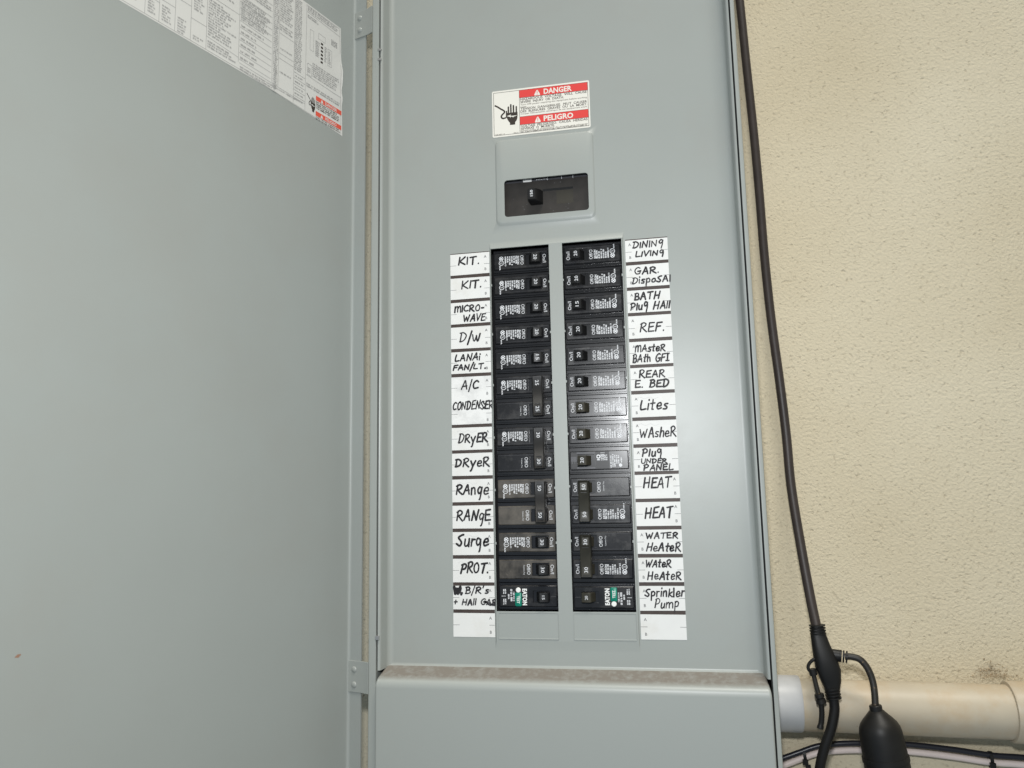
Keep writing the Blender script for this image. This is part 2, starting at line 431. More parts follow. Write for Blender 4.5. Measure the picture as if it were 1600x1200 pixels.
# single-stroke hand lettering: width, then strokes ('c' = curved, 'l' = straight)
G = {
 "K": (.66, [("l", [(.02, 1), (.0, 0)]), ("l", [(.6, .98), (.06, .42), (.66, -.02)])]),
 "I": (.08, [("l", [(.05, .95), (.03, 0)])]),
 "T": (.66, [("l", [(0, .92), (.68, 1)]), ("l", [(.36, .95), (.30, 0)])]),
 ".": (.12, [("l", [(.05, .02), (.08, .06)])]),
 ",": (.14, [("l", [(.1, .1), (.02, -.15)])]),
 "'": (.12, [("l", [(.12, 1.2), (.03, .9)])]),
 "-": (.36, [("l", [(.02, .5), (.34, .52)])]),
 "+": (.46, [("l", [(.02, .45), (.46, .5)]), ("l", [(.27, .8), (.2, .12)])]),
 "M": (.9, [("l", [(.02, 0), (.06, .96)]), ("c", [(.06, .62), (.22, .96), (.38, .9), (.42, .05)]), ("c", [(.42, .6), (.6, .96), (.8, .9), (.86, .0)])]),
 "m": (.95, [("l", [(.02, 0), (.05, .66)]), ("c", [(.05, .42), (.2, .66), (.38, .6), (.42, .02)]), ("c", [(.42, .42), (.58, .66), (.82, .6), (.88, .0)])]),
 "C": (.6, [("c", [(.58, .86), (.36, 1), (.08, .72), (.02, .35), (.2, .03), (.58, .12)])]),
 "R": (.66, [("l", [(.08, .96), (.04, 0)]), ("c", [(-.02, .86), (.28, 1.02), (.54, .86), (.44, .6), (.12, .46)]), ("l", [(.16, .48), (.42, .2), (.68, -.03)])]),
 "O": (.62, [("c", [(.3, .98), (.06, .74), (.02, .3), (.24, .01), (.52, .14), (.6, .6), (.42, .95), (.28, .98)])]),
 "W": (.92, [("l", [(0, .98), (.2, .02), (.46, .68), (.62, .02), (.92, 1.0)])]),
 "w": (.8, [("c", [(0, .72), (.08, .15), (.22, .05), (.38, .6)]), ("c", [(.38, .6), (.44, .08), (.58, .1), (.78, .78)])]),
 "A": (.66, [("c", [(0, 0), (.2, .55), (.38, .98), (.5, .5), (.62, .0)]), ("l", [(.12, .34), (.58, .38)])]),
 "V": (.62, [("l", [(0, 1), (.26, 0), (.62, 1)])]),
 "E": (.56, [("l", [(.55, .98), (.05, .94), (.02, .02), (.58, .04)]), ("l", [(.05, .5), (.46, .54)])]),
 "D": (.66, [("l", [(.12, .95), (.06, .02)]), ("c", [(-.02, .94), (.34, .98), (.62, .68), (.5, .22), (.2, .02), (.0, .04)])]),
 "/": (.3, [("l", [(.34, 1.22), (.0, -.3)])]),
 "L": (.52, [("c", [(.08, 1), (.03, .5), (.02, .08), (.14, .02), (.54, .06)])]),
 "N": (.66, [("l", [(.02, 0), (.08, .92), (.54, .05), (.62, 1)])]),
 "F": (.54, [("l", [(.56, 1), (.06, .95), (.02, 0)]), ("l", [(.05, .5), (.46, .54)])]),
 "i": (.1, [("l", [(.06, .62), (.03, 0)]), ("l", [(.1, 1.0), (.1, .94)])]),
 "t": (.42, [("l", [(.24, 1), (.16, .02), (.28, .02)]), ("l", [(.0, .62), (.42, .66)])]),
 "o": (.46, [("c", [(.24, .62), (.05, .46), (.06, .1), (.28, .0), (.44, .24), (.38, .56), (.22, .62)])]),
 "n": (.5, [("l", [(.04, .62), (.03, 0)]), ("c", [(.04, .38), (.2, .62), (.4, .58), (.44, .0)])]),
 "d": (.5, [("c", [(.42, .5), (.2, .6), (.03, .3), (.16, .02), (.42, .16)]), ("l", [(.46, 1), (.44, 0)])]),
 "e": (.5, [("c", [(.04, .32), (.44, .36), (.38, .62), (.14, .6), (.02, .28), (.16, .0), (.5, .1)])]),
 "r": (.36, [("l", [(.05, .64), (.03, 0)]), ("c", [(.04, .36), (.16, .6), (.36, .62)])]),
 "s": (.42, [("c", [(.4, .6), (.14, .62), (.08, .42), (.34, .26), (.3, .04), (.02, .04)])]),
 "S": (.56, [("c", [(.56, 1.0), (.34, .98), (.1, .76), (.3, .5), (.46, .26), (.3, .0), (-.06, .18)])]),
 "y": (.54, [("l", [(.02, .64), (.26, .08)]), ("c", [(.54, .68), (.3, .1), (.16, -.36), (.06, -.5)])]),
 "a": (.5, [("c", [(.4, .52), (.16, .6), (.02, .28), (.16, .0), (.38, .2), (.42, .56)]), ("l", [(.42, .56), (.46, .0)])]),
 "g": (.52, [("c", [(.42, .56), (.16, .66), (.02, .34), (.16, .06), (.38, .24), (.44, .58)]), ("c", [(.44, .6), (.44, .1), (.38, -.42), (.3, -.52)])]),
 "q": (.52, [("c", [(.42, .86), (.2, 1.02), (.04, .72), (.18, .44), (.4, .62), (.44, .9)]), ("c", [(.44, .9), (.46, .4), (.42, -.1), (.4, -.32)])]),
 "u": (.5, [("c", [(.04, .62), (.04, .12), (.2, .0), (.4, .2), (.44, .62)]), ("l", [(.44, .62), (.46, .0)])]),
 "p": (.52, [("l", [(.08, .66), (.02, -.48)]), ("c", [(.07, .5), (.3, .7), (.5, .5), (.4, .14), (.07, .1)])]),
 "P": (.58, [("l", [(.1, .96), (.02, 0)]), ("c", [(-.02, .9), (.3, 1.04), (.56, .82), (.42, .5), (.1, .42)])]),
 "l": (.1, [("l", [(.06, 1), (.03, 0)])]),
 "h": (.5, [("l", [(.06, 1), (.02, 0)]), ("c", [(.03, .34), (.2, .6), (.4, .54), (.44, .0)])]),
 "k": (.5, [("l", [(.06, 1), (.02, 0)]), ("l", [(.44, .62), (.06, .3), (.5, .0)])]),
 "H": (.7, [("l", [(.1, 1), (.0, 0)]), ("l", [(.66, 1.02), (.56, 0)]), ("l", [(.04, .48), (.62, .52)])]),
 "B": (.58, [("l", [(.1, .98), (.04, .02)]), ("c", [(.0, .94), (.34, 1.02), (.5, .8), (.36, .58), (.1, .52)]), ("c", [(.1, .52), (.46, .5), (.58, .24), (.36, .02), (.0, .02)])]),
 "U": (.6, [("c", [(.04, 1), (.02, .3), (.16, .0), (.46, .06), (.56, .4), (.6, 1)])]),
 "G": (.66, [("c", [(.6, .88), (.38, 1.0), (.08, .7), (.02, .34), (.24, .0), (.56, .1), (.62, .4)]), ("l", [(.34, .42), (.66, .44)])]),
 "f": (.4, [("c", [(.4, .98), (.2, 1.0), (.14, .6), (.12, 0)]), ("l", [(.0, .56), (.36, .6)])]),
 "J": (.5, [("l", [(.0, 1), (.5, 1)]), ("l", [(.0, .0), (.5, .02)]), ("l", [(.26, 1), (.24, 0)])]),     # serifed capital I
 " ": (.42, []),
}


def handwrite(mb, s, x0, x1, zbase, h, y, pen, rnd, slope=0.0, key="ink"):
    sp = 0.20; ws = [G[c][0] for c in s]
    tot = sum(ws) + sp * (len(s) - 1); kx = (x1 - x0) / tot
    a = 0.0; yy = y
    for c, w in zip(s, ws):
        jz = rnd.uniform(-.045, .045) * h; js = rnd.uniform(.92, 1.09); sl = slope + rnd.uniform(-.06, .10)
        for kind, pts in G[c][1]:
            P = []
            for px, pz in pts:
                px += rnd.uniform(-.02, .02); pz += rnd.uniform(-.025, .025)
                zz = zbase + jz + pz * h * js
                P.append(Vector((x0 + (a + px) * kx + (pz * h * js) * sl, zz)))
            if kind == "c": P = catmull(P, 5)
            stroke(mb, P, pen * rnd.uniform(.8, 1.18), yy, key); yy -= 0.012
        a += w + sp


# ================================================================ SETTING: the wall
mb = MB()
mb.box(-1500, 1500, 75, 150, -1400, 1300, "stucco")
wall = structure(mb.obj("wall"))

# ================================================================ ELECTRICAL PANEL
panel = tag(empty("electrical_panel", (0, 73, -420)),
            "grey steel electrical panel with its door swung open to the left", "electrical panel")


def part(mbx, name, **kw):
    o = mbx.obj(name, None, **kw); return o


def under(o, parent):
    """parent while keeping where it stands"""
    bpy.context.view_layer.update()
    o.parent = parent; o.matrix_parent_inverse = parent.matrix_world.inverted()
    return o


ZT, ZB = 430, -760
# enclosure: side walls, back, folded front lip
mb = MB()
OL, OR = -188.0, 183.6
prof = lambda xo, xi, sgn: [(xo, 73), (xo, -17.5), (xo + sgn * .5, -19.2), (xo + sgn * 1.8, -20), (xi, -20), (xi, -16), (xi, -4)]
for xo, xi, sg in ((OL, -180.0, 1), (OR, 179.5, -1)):
    p = prof(xo, xi, sg)
    mb.loft([[(a, b_, ZB) for a, b_ in p], [(a, b_, ZT) for a, b_ in p]], "paint", closed=False)
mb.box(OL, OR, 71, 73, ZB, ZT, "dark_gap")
mb.box(OL + .3, OR - .3, -19, 73, ZT, ZT + 1.5, "paint"); mb.box(OL + .3, OR - .3, -19, 73, ZB - 1.5, ZB, "paint")
under(part(mb, "enclosure", wn=True), panel)

# dead-front cover: recessed pan with a raised breaker field and a raised main-breaker pad
mb = MB()
FX0, FX1, FZ0, FZ1 = -169.2, 168.6, -402.5, 420.0
BP = (-69.0, 68.0, -390.0, 10.0)          # cell round the breaker field
MP = (-66.0, 46.0, 18.0, 124.0)           # cell round the main pad
xs = sorted({FX0, FX0 + 20, FX1 - 20, FX1, BP[0], BP[1], MP[0], MP[1]}); zs = sorted({FZ0, FZ0 + 8, FZ1, 340.0, 390.0, BP[2], BP[3], MP[2], MP[3]})
for i in range(len(xs) - 1):
    for k in range(len(zs) - 1):
        cx, cz = (xs[i] + xs[i + 1]) / 2, (zs[k] + zs[k + 1]) / 2
        if BP[0] < cx < BP[1] and BP[2] < cz < BP[3]: continue
        if MP[0] < cx < MP[1] and MP[2] < cz < MP[3]: continue
        mb.face([(xs[i], 0, zs[k]), (xs[i + 1], 0, zs[k]), (xs[i + 1], 0, zs[k + 1]), (xs[i], 0, zs[k + 1])], "paint")
# pan walls with a soft inside bend
bend = [(0, 0.0), (1.3, -.12), (2.6, -.5), (3.8, -1.2), (4.8, -2.2), (5.5, -3.4), (5.9, -5.0), (6.6, -16.6), (7.0, -17.9), (7.8, -18.7), (9.3, -19.0)]
loops = []
ZP = -406.5
ZS = (ZP, -300, -200, -100, 0, 100, 200, 290, 350, 390)
path = lambda o_, y: [(FX0 - o_, y, z) for z in ZS] + [(FX0 - o_, y, FZ1 + o_), (FX1 + o_, y, FZ1 + o_)] + [(FX1 + o_, y, z) for z in ZS[::-1]]
loops = [path(o_, y) for o_, y in bend]
mb.loft(loops, "paint", closed=False)
mb.loft([[(FX0 - 6, y, z), (FX1 + 6, y, z)] for y, z in ((0, FZ0), (-.15, FZ0 - .8), (-.6, FZ0 - 1.5), (-1.6, FZ0 - 1.9), (-2.2, FZ0 - 2.6))], "paint", closed=False)
# main pad, raised, with a window
px0, px1, pz0, pz1 = -60.5, 41.0, 25.5, 118.0
wx0, wx1, wz0, wz1 = -51.3, 34.4, 34.6, 73.6
n = 6
mb.loft([rrect(MP[0], MP[1], MP[2], MP[3], 0.01, 0, n), rrect(px0, px1, pz0, pz1, 6, 0, n), rrect(px0 + .5, px1 - .5, pz0 + .7, pz1 - .5, 5.8, -.4, n),
         rrect(px0 + 1.2, px1 - 1.2, pz0 + 3.0, pz1 - 1.2, 5, -1.25, n), rrect(px0 + 1.8, px1 - 1.8, pz0 + 3.8, pz1 - 1.8, 4.6, -1.5, n),
         rrect(wx0, wx1, wz0, wz1, 3.2, -1.5, n), rrect(wx0 - .1, wx1 + .1, wz0 - .1, wz1 + .1, 3.2, 0.3, n)], "paint")
# breaker field, raised
bx0, bx1, bz0, bz1 = -68.0, 67.0, -388.0, 8.4
H1 = (-66.4, -7.1, -353.6, 2.6); H2 = (6.3, 64.9, -353.6, 2.2)
yp = -2.3
main_mb = mb; mb = MB()
mb.loft([rrect(BP[0], BP[1], BP[2], BP[3], 0.01, 0, 4), rrect(bx0, bx1, bz0, bz1, 1.2, 0, 4), rrect(bx0 + .9, bx1 - .9, bz0 + 6.0, bz1 - 4.8, .8, yp + .2, 4),
         rrect(bx0 + 1.25, bx1 - 1.25, bz0 + 7.6, bz1 - 5.6, .6, yp, 4)], "paint")
ax0, ax1, az0, az1 = bx0 + 1.25, bx1 - 1.25, bz0 + 7.6, bz1 - 5.6
xs = [ax0, H1[0], H1[1], H2[0], H2[1], ax1]; zs = [az0, -353.6, 2.2, az1]
for i in range(5):
    for k in range(3):
        if k == 1 and i in (1, 3): continue
        mb.face([(xs[i], yp, zs[k]), (xs[i + 1], yp, zs[k]), (xs[i + 1], yp, zs[k + 1]), (xs[i], yp, zs[k + 1])], "paint")
for H in (H1, H2):
    mb.loft([rrect(H[0], H[1], -353.6, 2.2, 0.01, yp, 1), rrect(H[0], H[1], -353.6, 2.2, 0.01, yp + 1.5, 1)], "paint")
# broken-off tabs of the knocked-out fillers along the opening edges
for H in (H1, H2):
    for i in range(0, 14):
        if i % 2 and i < 12:
            for xe, sg in ((H[0], 1), (H[1], -1)):
                zc = -25.4 * i - 10 + random.uniform(-1, 1)
                mb.box(min(xe, xe + sg * .9), max(xe, xe + sg * .9), yp - .25, yp + .9, zc - 1.1, zc + 1.1, "paint")
# loose sheet-metal dust specks (dings) near the right bend are left to the bump
fall = lambda z: max(.22, min(1.0, .22 + .78 * (z + 385) / 330))
main_mb.geo([(x, y * fall(z) if y < 0 else y, z) for x, y, z in mb.v], mb.f, "paint"); mb = main_mb
cover = under(part(mb, "dead_front_cover", flat=1400), panel)

# twist-out fillers still in place under the breakers
for x0_, x1_ in ((-65.0, -7.2), (6.6, 65.0)):
    mb = MB()
    yf_ = yp * .24
    mb.loft([rrect(x0_, x1_, -379.0, -354.6, .4, yf_ - .05, 1), rrect(x0_ + .1, x1_ - .1, -378.9, -354.7, .4, yf_ - .5, 1),
             rrect(x0_ + .5, x1_ - .5, -378.4, -355.2, .4, yf_ - .5, 1), rrect(x0_ + .8, x1_ - .8, -378.1, -355.5, .4, yf_ - .2, 1)], "paint", cap1=True)
    under(part(mb, "filler_plate", smooth=0), panel)

# lower cover with its sloping, dust-covered top edge
mb = MB()
LX0, LX1 = -178.4, 177.6
pf = [(4, -402.5), (-1.5, -404.6), (-20.5, -411.3), (-23.5, -412.7), (-25.6, -414.6), (-26.7, -417.2), (-27.0, -420.5), (-27.0, -755), (-20, -757)]
ins = [3.2, 2.8, 1.2, .9, .5, .2, 0, 0, 0]
rows = []
for (y, z), dx in zip(pf, ins):
    rows.append([(LX0 + dx + .0, y + 14, z - 4), (LX0 + dx, y + 2.2, z - .8), (LX0 + dx + .6, y + .7, z - .2), (LX0 + dx + 2.2, y, z),
                 (LX1 - dx - 2.2, y, z), (LX1 - dx - .6, y + .7, z - .2), (LX1 - dx, y + 2.2, z - .8), (LX1 - dx, y + 14, z - 4)])
mb.loft(rows, "ledge", closed=False)
under(part(mb, "lower_cover", smooth=50, wn=True), panel)
# black sheets behind the covers, the gaps' shade put in their colour
mb = MB(); mb.box(-179.5, 179.0, 6, 8, ZB, ZT, "dark_gap")
# the sheets must not cover the breaker openings: cut as four pieces
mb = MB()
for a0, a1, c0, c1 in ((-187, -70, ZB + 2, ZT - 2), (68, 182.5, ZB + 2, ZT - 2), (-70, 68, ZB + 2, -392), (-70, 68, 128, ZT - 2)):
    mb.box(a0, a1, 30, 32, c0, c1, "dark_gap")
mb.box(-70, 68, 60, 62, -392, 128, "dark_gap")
under(part(mb, "gap_shade_sheets"), panel)

# small catches in the side gap
mb = MB()
for z in (224.5, 213.5):
    mb = MB(); mb.box(-181.2, -177.4, -20.6, -18.4, z - 1.3, z + 1.3, "steel"); under(part(mb, "catch", bevel=.3), panel)
mb = MB()
mb.box(-180.6, -176.8, -20.8, -18.4, -378.5, -374.5, "steel"); under(part(mb, "catch", bevel=.3), panel)

# ---- door (local x runs away from the hinge, local y is the inside face normal)
ANG = math.radians(107.3)
mb = MB()
W, FL, T = 388.0, 15.3, 1.5
pr = [(T, FL), (0.0 + .02, FL)]
pr = [(.0, FL), (.0, 3.0), (.5, 1.2), (1.6, .25), (3.2, 0), (W - 2, 0), (W - .4, .6), (W, 2.0), (W, 14), (W + T, 14), (W + T, -T + 1), (W, -T), (-.4, -T), (-T, -T + 1.2), (-T, FL)]
mb.loft([[(a, b_, ZB) for a, b_ in pr], [(a, b_, ZT) for a, b_ in pr]], "door_paint", closed=True, cap0=True, cap1=True)
door = mb.obj("door", wn=True)
door.location = Vector((-211.65, -10.0, 0)) * S; door.rotation_euler = (0, 0, -ANG)
under(door, panel)
# rust speck on the door
mb = MB()
for sx_, sz_, r in ((318.5, -341.9, 1.1), (317.2, -341.4, .6), (319.9, -342.3, .5)):
    mb.face([(sx_ + r * (1 + .25 * math.sin(3 * k)) * math.cos(k * math.pi / 6), .06, sz_ + r * math.sin(k * math.pi / 6)) for k in range(12)], "rust")
sp_ = mb.obj("rust_spot", smooth=0); sp_.parent = door

# hinge tabs with two rivets each
for zt, zb in ((276.5, 246.0), (-399.0, -428.0)):
    mb = MB()
    # the leaf lies on the inside of the door flange and laps on to the box lip
    pts = []
    dx, dy = math.sin(ANG), math.cos(ANG)                       # direction of the flange in plan
    ux, uy = math.cos(ANG), -math.sin(ANG)                      # out of the flange, towards the camera
    base = Vector((-211.65, -10.0))
    a = base + Vector((dx, dy)) * .7 + Vector((ux, uy)) * 1.0
    b_ = base + Vector((dx, dy)) * 17.2 + Vector((ux, uy)) * 1.0
    c = Vector((-187.6, -20.4)); d = Vector((-187.6, -18.2))
    prf = [(a.x, a.y), (b_.x, b_.y), (c.x, c.y), (d.x, d.y), (b_.x + .5, b_.y + 1.1), (a.x - ux, a.y - uy)]
    mb.loft([[(p, q, zb) for p, q in prf], [(p, q, zt) for p, q in prf]], "paint", True, True, True)
    hg = under(part(mb, "hinge", bevel=.4), panel)
    for zr in (zt - 8.0, zt - 22.0):
        mb = MB()
        cpt = a + Vector((dx, dy)) * 7.2
        mb.lathe((cpt.x, cpt.y, zr), (ux, uy, 0), [(-.3, 2.9), (.25, 2.9), (.7, 2.5), (1.1, 1.6), (1.2, .5)], "paint", 20)
        under(part(mb, "rivet"), hg)

# ---------------------------------------------------------------- wiring sticker on the door (lies on the door's inside face)
rs = random.Random(11)
def wr(s, z):
    """wrinkles of the loosely stuck paper, mostly along its hinge side"""
    e_ = max(0.0, 1 - (s - 17) / 22.0)
    w_ = 0.10 + e_ ** 2 * (1.0 * math.exp(-((z - 196) / 11) ** 2) + .6 * math.exp(-((z - 170) / 6) ** 2)) * 1.5
    w_ += .55 * math.exp(-((s - 113 + (z - 190) * .03) / 2.2) ** 2) * (1 + .4 * math.sin(z * .22))
    w_ += 0.05 * math.sin(s * .09) * math.sin(z * .11 + 1)
    return w_
def edge(z): return 18.0 + (z - 128) * .038 + .5 * math.sin(z * .33) * math.exp(-((z - 185) / 22) ** 2) - 1.0 * math.exp(-((z - 196) / 9) ** 2)
def zlow(s): return 128.4 + 5.6 * min(1, max(0, (s - 17) / 110.0)) ** .8
mb = MB()
SS = [17 + i * 3.0 for i in range(106)]
rows = []
for i, s in enumerate(SS):
    row = []
    for k in range(41):
        zz = zlow(s) + (247.3 - zlow(s)) * k / 40
        s_ = s if i else edge(zz)
        row.append((max(s_, edge(zz)), wr(s, zz), zz))
    rows.append(row)
mb.loft(rows, "door_st", closed=False)
def on(dy):
    return lambda p: (p[0], wr(p[0], p[2]) + dy, p[2])
# the inside face is seen with s running right-to-left, so print is mirrored in s: u = s0 - s
def ln(s0, z0, s1, z1, w=.35, key="door_txt", dy=.12):
    f = on(dy); N = max(1, int(max(abs(s1 - s0), abs(z1 - z0)) / 4))
    for i in range(N):
        a0 = (s0 + (s1 - s0) * i / N, z0 + (z1 - z0) * i / N); a1 = (s0 + (s1 - s0) * (i + 1) / N, z0 + (z1 - z0) * (i + 1) / N)
        if abs(s1 - s0) > abs(z1 - z0):
            P = [(a0[0], 0, a0[1] - w / 2), (a1[0], 0, a1[1] - w / 2), (a1[0], 0, a1[1] + w / 2), (a0[0], 0, a0[1] + w / 2)]
        else:
            P = [(a0[0] - w / 2, 0, a0[1]), (a0[0] + w / 2, 0, a0[1]), (a1[0] + w / 2, 0, a1[1]), (a1[0] - w / 2, 0, a1[1])]
        mb.face([f(p) for p in P], key)
def para(s_hi, s_lo, z_hi, z_lo, h=1.5, lead=2.3, key="door_txt", ragged=.25, skip=0.0):
    """block of unreadable print filling s_hi -> s_lo (left to right as seen)"""
    z = z_hi - h
    while z > z_lo:
        if rs.random() >= skip:
            L = (s_hi - s_lo) * (1 - rs.random() * ragged)
            fine_print(mb, 0, 0, L, h, 0, key, 0, rs, fn=lambda p, z=z: (s_hi - p[0], wr(s_hi - p[0], z + p[2]) + .12, z + p[2]))
        z -= lead
vert = [253, 240, 225, 209.5, 193.5, 158, 118, 110, 89.6, 73.5]
for s in vert:
    z0 = zlow(s) + (1.5 if s not in (118, 110, 158) else 8)
    ln(s, z0, s, 246)
ln(314, zlow(300) + 1.5, 160, zlow(180) + 1.5); ln(160, zlow(150) + 1.6, 21, 130.4); ln(21.5, 131, 22.2, 206); ln(23, 218, 24.5, 245); ln(24.5, 245.6, 73, 245.6)
ln(157, 141.5, 74, 139.5)
for (a, b_, lo, hi) in ((312, 254, 136, 244), (252, 241, 137, 150), (252, 241, 154, 175), (239, 226, 137, 152), (239, 226, 160, 182), (224, 210.5, 136, 150), (224, 210.5, 170, 200), (208.5, 194.5, 136, 142), (208.5, 194.5, 163, 205)):
    para(a - 1.5, b_ + 1.2, hi, lo, 1.5, 2.4, ragged=.45)
ln(253, 152, 240, 152); ln(240, 156, 225, 156); ln(225, 166, 209.5, 166); ln(209.5, 156, 193.5, 156); ln(193.5, 187, 158, 187); ln(193.5, 148, 158, 146)
para(192, 160, 184, 149, 1.6, 2.5, ragged=.6); para(192, 160, 145, 137, 1.6, 2.4, ragged=.3); para(192, 164, 215, 192, 1.8, 2.8, skip=.4)
para(156, 80, 139, 134, 1.5, 2.3, ragged=.5)
for k in range(13):
    z = 145 + k * 6.2; ln(157.5, z, 119, z - 1)
    if k < 6: fine_print(mb, 0, 0, rs.uniform(16, 33), 1.9, 0, "door_txt", 0, rs, fn=lambda p, z=z: (156 - p[0], wr(156 - p[0], z + 1 + p[2]) + .12, z + 1.2 + p[2]))
para(156.5, 122, 206, 182, 1.5, 2.1, ragged=.2)
para(156.5, 119.5, 244, 210, 1.5, 2.4, skip=.3)
para(117, 111, 240, 136, 1.4, 2.0, ragged=.05)
ln(109.5, 170.2, 90, 170.2); ln(109.5, 175.6, 90, 175.6); ln(109.5, 196, 90, 196)
fine_print(mb, 0, 0, 16, 1.6, 0, "door_txt", 0, rs, fn=lambda p: (108 - p[0], wr(108 - p[0], 156 + p[2]) + .12, 156 + p[2]))
fine_print(mb, 0, 0, 16, 1.6, 0, "door_txt", 0, rs, fn=lambda p: (108 - p[0], wr(108 - p[0], 180 + p[2]) + .12, 180 + p[2]))
para(109, 91, 244, 199, 1.5, 2.4, skip=.2); para(89, 79, 244, 168, 1.3, 2.0, ragged=.1)
for z in (166, 160, 154, 148, 142): ln(89.5, z, 74, z - .4); fine_print(mb, 0, 0, 12, 1.5, 0, "door_txt", 0, rs, fn=lambda p, z=z: (88 - p[0], wr(88 - p[0], z + p[2]) + .12, z - 4 + p[2]))
# right column: title text, diagram, notes, danger block
ln(73, 238.4, 24, 237); para(72, 26, 245, 238.5, 1.4, 2.0, ragged=.1); para(72, 56, 236, 231, 1.4, 2.0)
for s0, s1, z0, z1 in ((68, 63, 222, 200), (60, 57, 214, 198), (42, 36, 214, 196), (56, 46, 224, 218)):
    ln(s0, z0, s1, z0, .3); ln(s0, z1, s1, z1, .3); ln(s0, z0, s0, z1, .3); ln(s1, z0, s1, z1, .3)
para(60, 54, 214, 196, 1.2, 1.9); para(47, 43.4, 214, 196, 1.2, 1.9); para(41, 37, 212, 198, 1.2, 1.8)
para(37, 27, 227.5, 221, 1.3, 1.7, ragged=.1)
for k in range(6):
    quad(mb, 49.2, 52.4, 193.5 + k * 4.0, 195.7 + k * 4.0, 0, "st_ink", fn=on(.13))
for s0, s1, z0, z1 in ((71, 65, 184, 172),): ln(s0, z0, s1, z0); ln(s0, z1, s1, z1); ln(s0, z0, s0, z1); ln(s1, z0, s1, z1)
para(64, 24, 188, 172.5, 1.4, 2.2, ragged=.15); para(70.5, 66, 180, 174, 1.3, 2.0)
ln(73, 171, 22, 169.5); para(72, 22, 163, 157.6, 1.6, 2.3, ragged=.05)
for z1, z0, wd, bold in ((155.2, 150.4, "DANGER", .02), (139.0, 134.2, "PELIGRO", .02)):
    for i in range(10):
        a0 = 58.3 - (58.3 - 20) * i / 10; a1 = 58.3 - (58.3 - 20) * (i + 1) / 10
        quad(mb, a1, a0, z0, z1, 0, "door_red", fn=on(.13))
    text(mb, wd, -36, (z0 + z1) / 2, 3.2, 0, "door_st", bold=bold, fn=lambda p: (-p[0], wr(-p[0], p[2]) + .2, p[2]))
    mb.face([on(.2)(q) for q in ((51.5, 0, z0 + .5), (47.5, 0, z0 + .5), (49.5, 0, z1 - .5))], "door_st")
para(58, 21, 149.6, 140.0, 1.5, 2.1, "st_txt", ragged=.15); para(58, 21, 133.6, 129.6, 1.3, 1.9, "st_txt", ragged=.1)


def hand_symbol(put, ink, paper):
    """hand touching a live conductor, in a unit box (x right, z up); put(points, layer, material)"""
    put([(.50, .40), (.53, .30), (.58, .20), (.64, .13), (.64, .03), (.86, .03), (.86, .13), (.92, .20), (.96, .30), (.97, .44), (.72, .47)], 0, ink)
    for a, w, z0, z1 in ((.585, .062, .40, .84), (.69, .064, .40, .93), (.80, .064, .40, .88), (.92, .062, .40, .82), (.505, .062, .36, .66)):
        put([(a - w / 2, z0), (a + w / 2, z0), (a + w / 2, z1 - .02), (a + w * .2, z1), (a - w * .2, z1), (a - w / 2, z1 - .02)], 1, ink)
    put([(.49, .40), (.55, .36), (.60, .40), (.97, .40), (.97, .56), (.49, .56)], 2, ink)
    put([(.50, .425), (.70, .475), (.66, .42), (.98, .415), (.80, .375), (.80, .345), (.70, .39), (.66, .34), (.66, .38)], 3, paper)
def conductor():
    return catmull([Vector(p) for p in ((.03, .93), (.14, .86), (.27, .76), (.40, .67), (.415, .60), (.33, .52), (.28, .45), (.30, .38), (.36, .345), (.46, .36))], 4)
def put_d(P, layer, key):
    f = on(.14 + .03 * layer)
    mb.face([f((71.5 - p[0] * 12.6, 0, 135.6 + p[1] * 17.5)) for p in P], key)
hand_symbol(put_d, "st_ink", "door_st")
cp = conductor(); tmp = MB(); stroke(tmp, [(p.x * 12.6, p.y * 17.5) for p in cp], .8, 0, "st_ink")
for f in tmp.f: mb.face([on(.14)((71.5 - tmp.v[i][0], 0, 135.6 + tmp.v[i][2])) for i in f], "st_ink")
st = mb.obj("wiring_sticker", weld=False, smooth=40)
st.location = Vector((-211.65, -10.0, 0)) * S; st.rotation_euler = (0, 0, -ANG)
tag(st, "large white wrinkled wiring sticker full of fine print on the open door", "sticker")

# ---------------------------------------------------------------- danger sticker above the main breaker
mb = MB()
DX0, DX1, DZ0, DZ1 = -62.8, 38.8, 121.6, 172.5
DW, DH = DX1 - DX0, DZ1 - DZ0
mb.loft([rrect(DX0, DX1, DZ0, DZ1, 1.6, -.02, 4), rrect(DX0, DX1, DZ0, DZ1, 1.6, -.22, 4)], "st_white", cap1=True)
U = lambda u: DX0 + u * DW
V = lambda v: DZ1 - v * DH
def dl(u0, u1, v0, v1, y, key): quad(mb, U(u0), U(u1), V(v1), V(v0), y, key)
for u0, u1, v0, v1 in ((.015, .985, .035, .043), (.015, .985, .957, .965), (.015, .019, .035, .965), (.981, .985, .035, .965), (.283, .287, .035, .965)):
    dl(u0, u1, v0, v1, -.26, "st_ink")
for v0, v1, wd in ((.04, .205, "DANGER"), (.615, .785, "PELIGRO")):
    dl(.287, .981, v0, v1, -.30, "st_red")
    dl(.287, .981, v0 - .004, v0 + .002, -.33, "st_ink"); dl(.287, .981, v1 - .002, v1 + .004, -.33, "st_ink")
    text(mb, wd, U(.68), V((v0 + v1) / 2), DH * .112, -.35, "st_white", width=DW * (.285 if wd == "DANGER" else .30), bold=.03)
    c = [(U(.435), V(v1 - .012)), (U(.505), V(v1 - .012)), (U(.47), V(v0 + .02))]
    P = []
    for k in range(3):
        p, q0, q1 = Vector(c[k]), Vector(c[k - 1]), Vector(c[(k + 1) % 3])
        P += [p + (q0 - p) * .14, p + (q1 - p) * .14]
    mb.face([(p.x, -.35, p.y) for p in P], "st_white")
    dl(.467, .473, v0 + .06, v0 + .115, -.40, "st_red"); dl(.467, .473, v0 + .125, v0 + .14, -.40, "st_red")
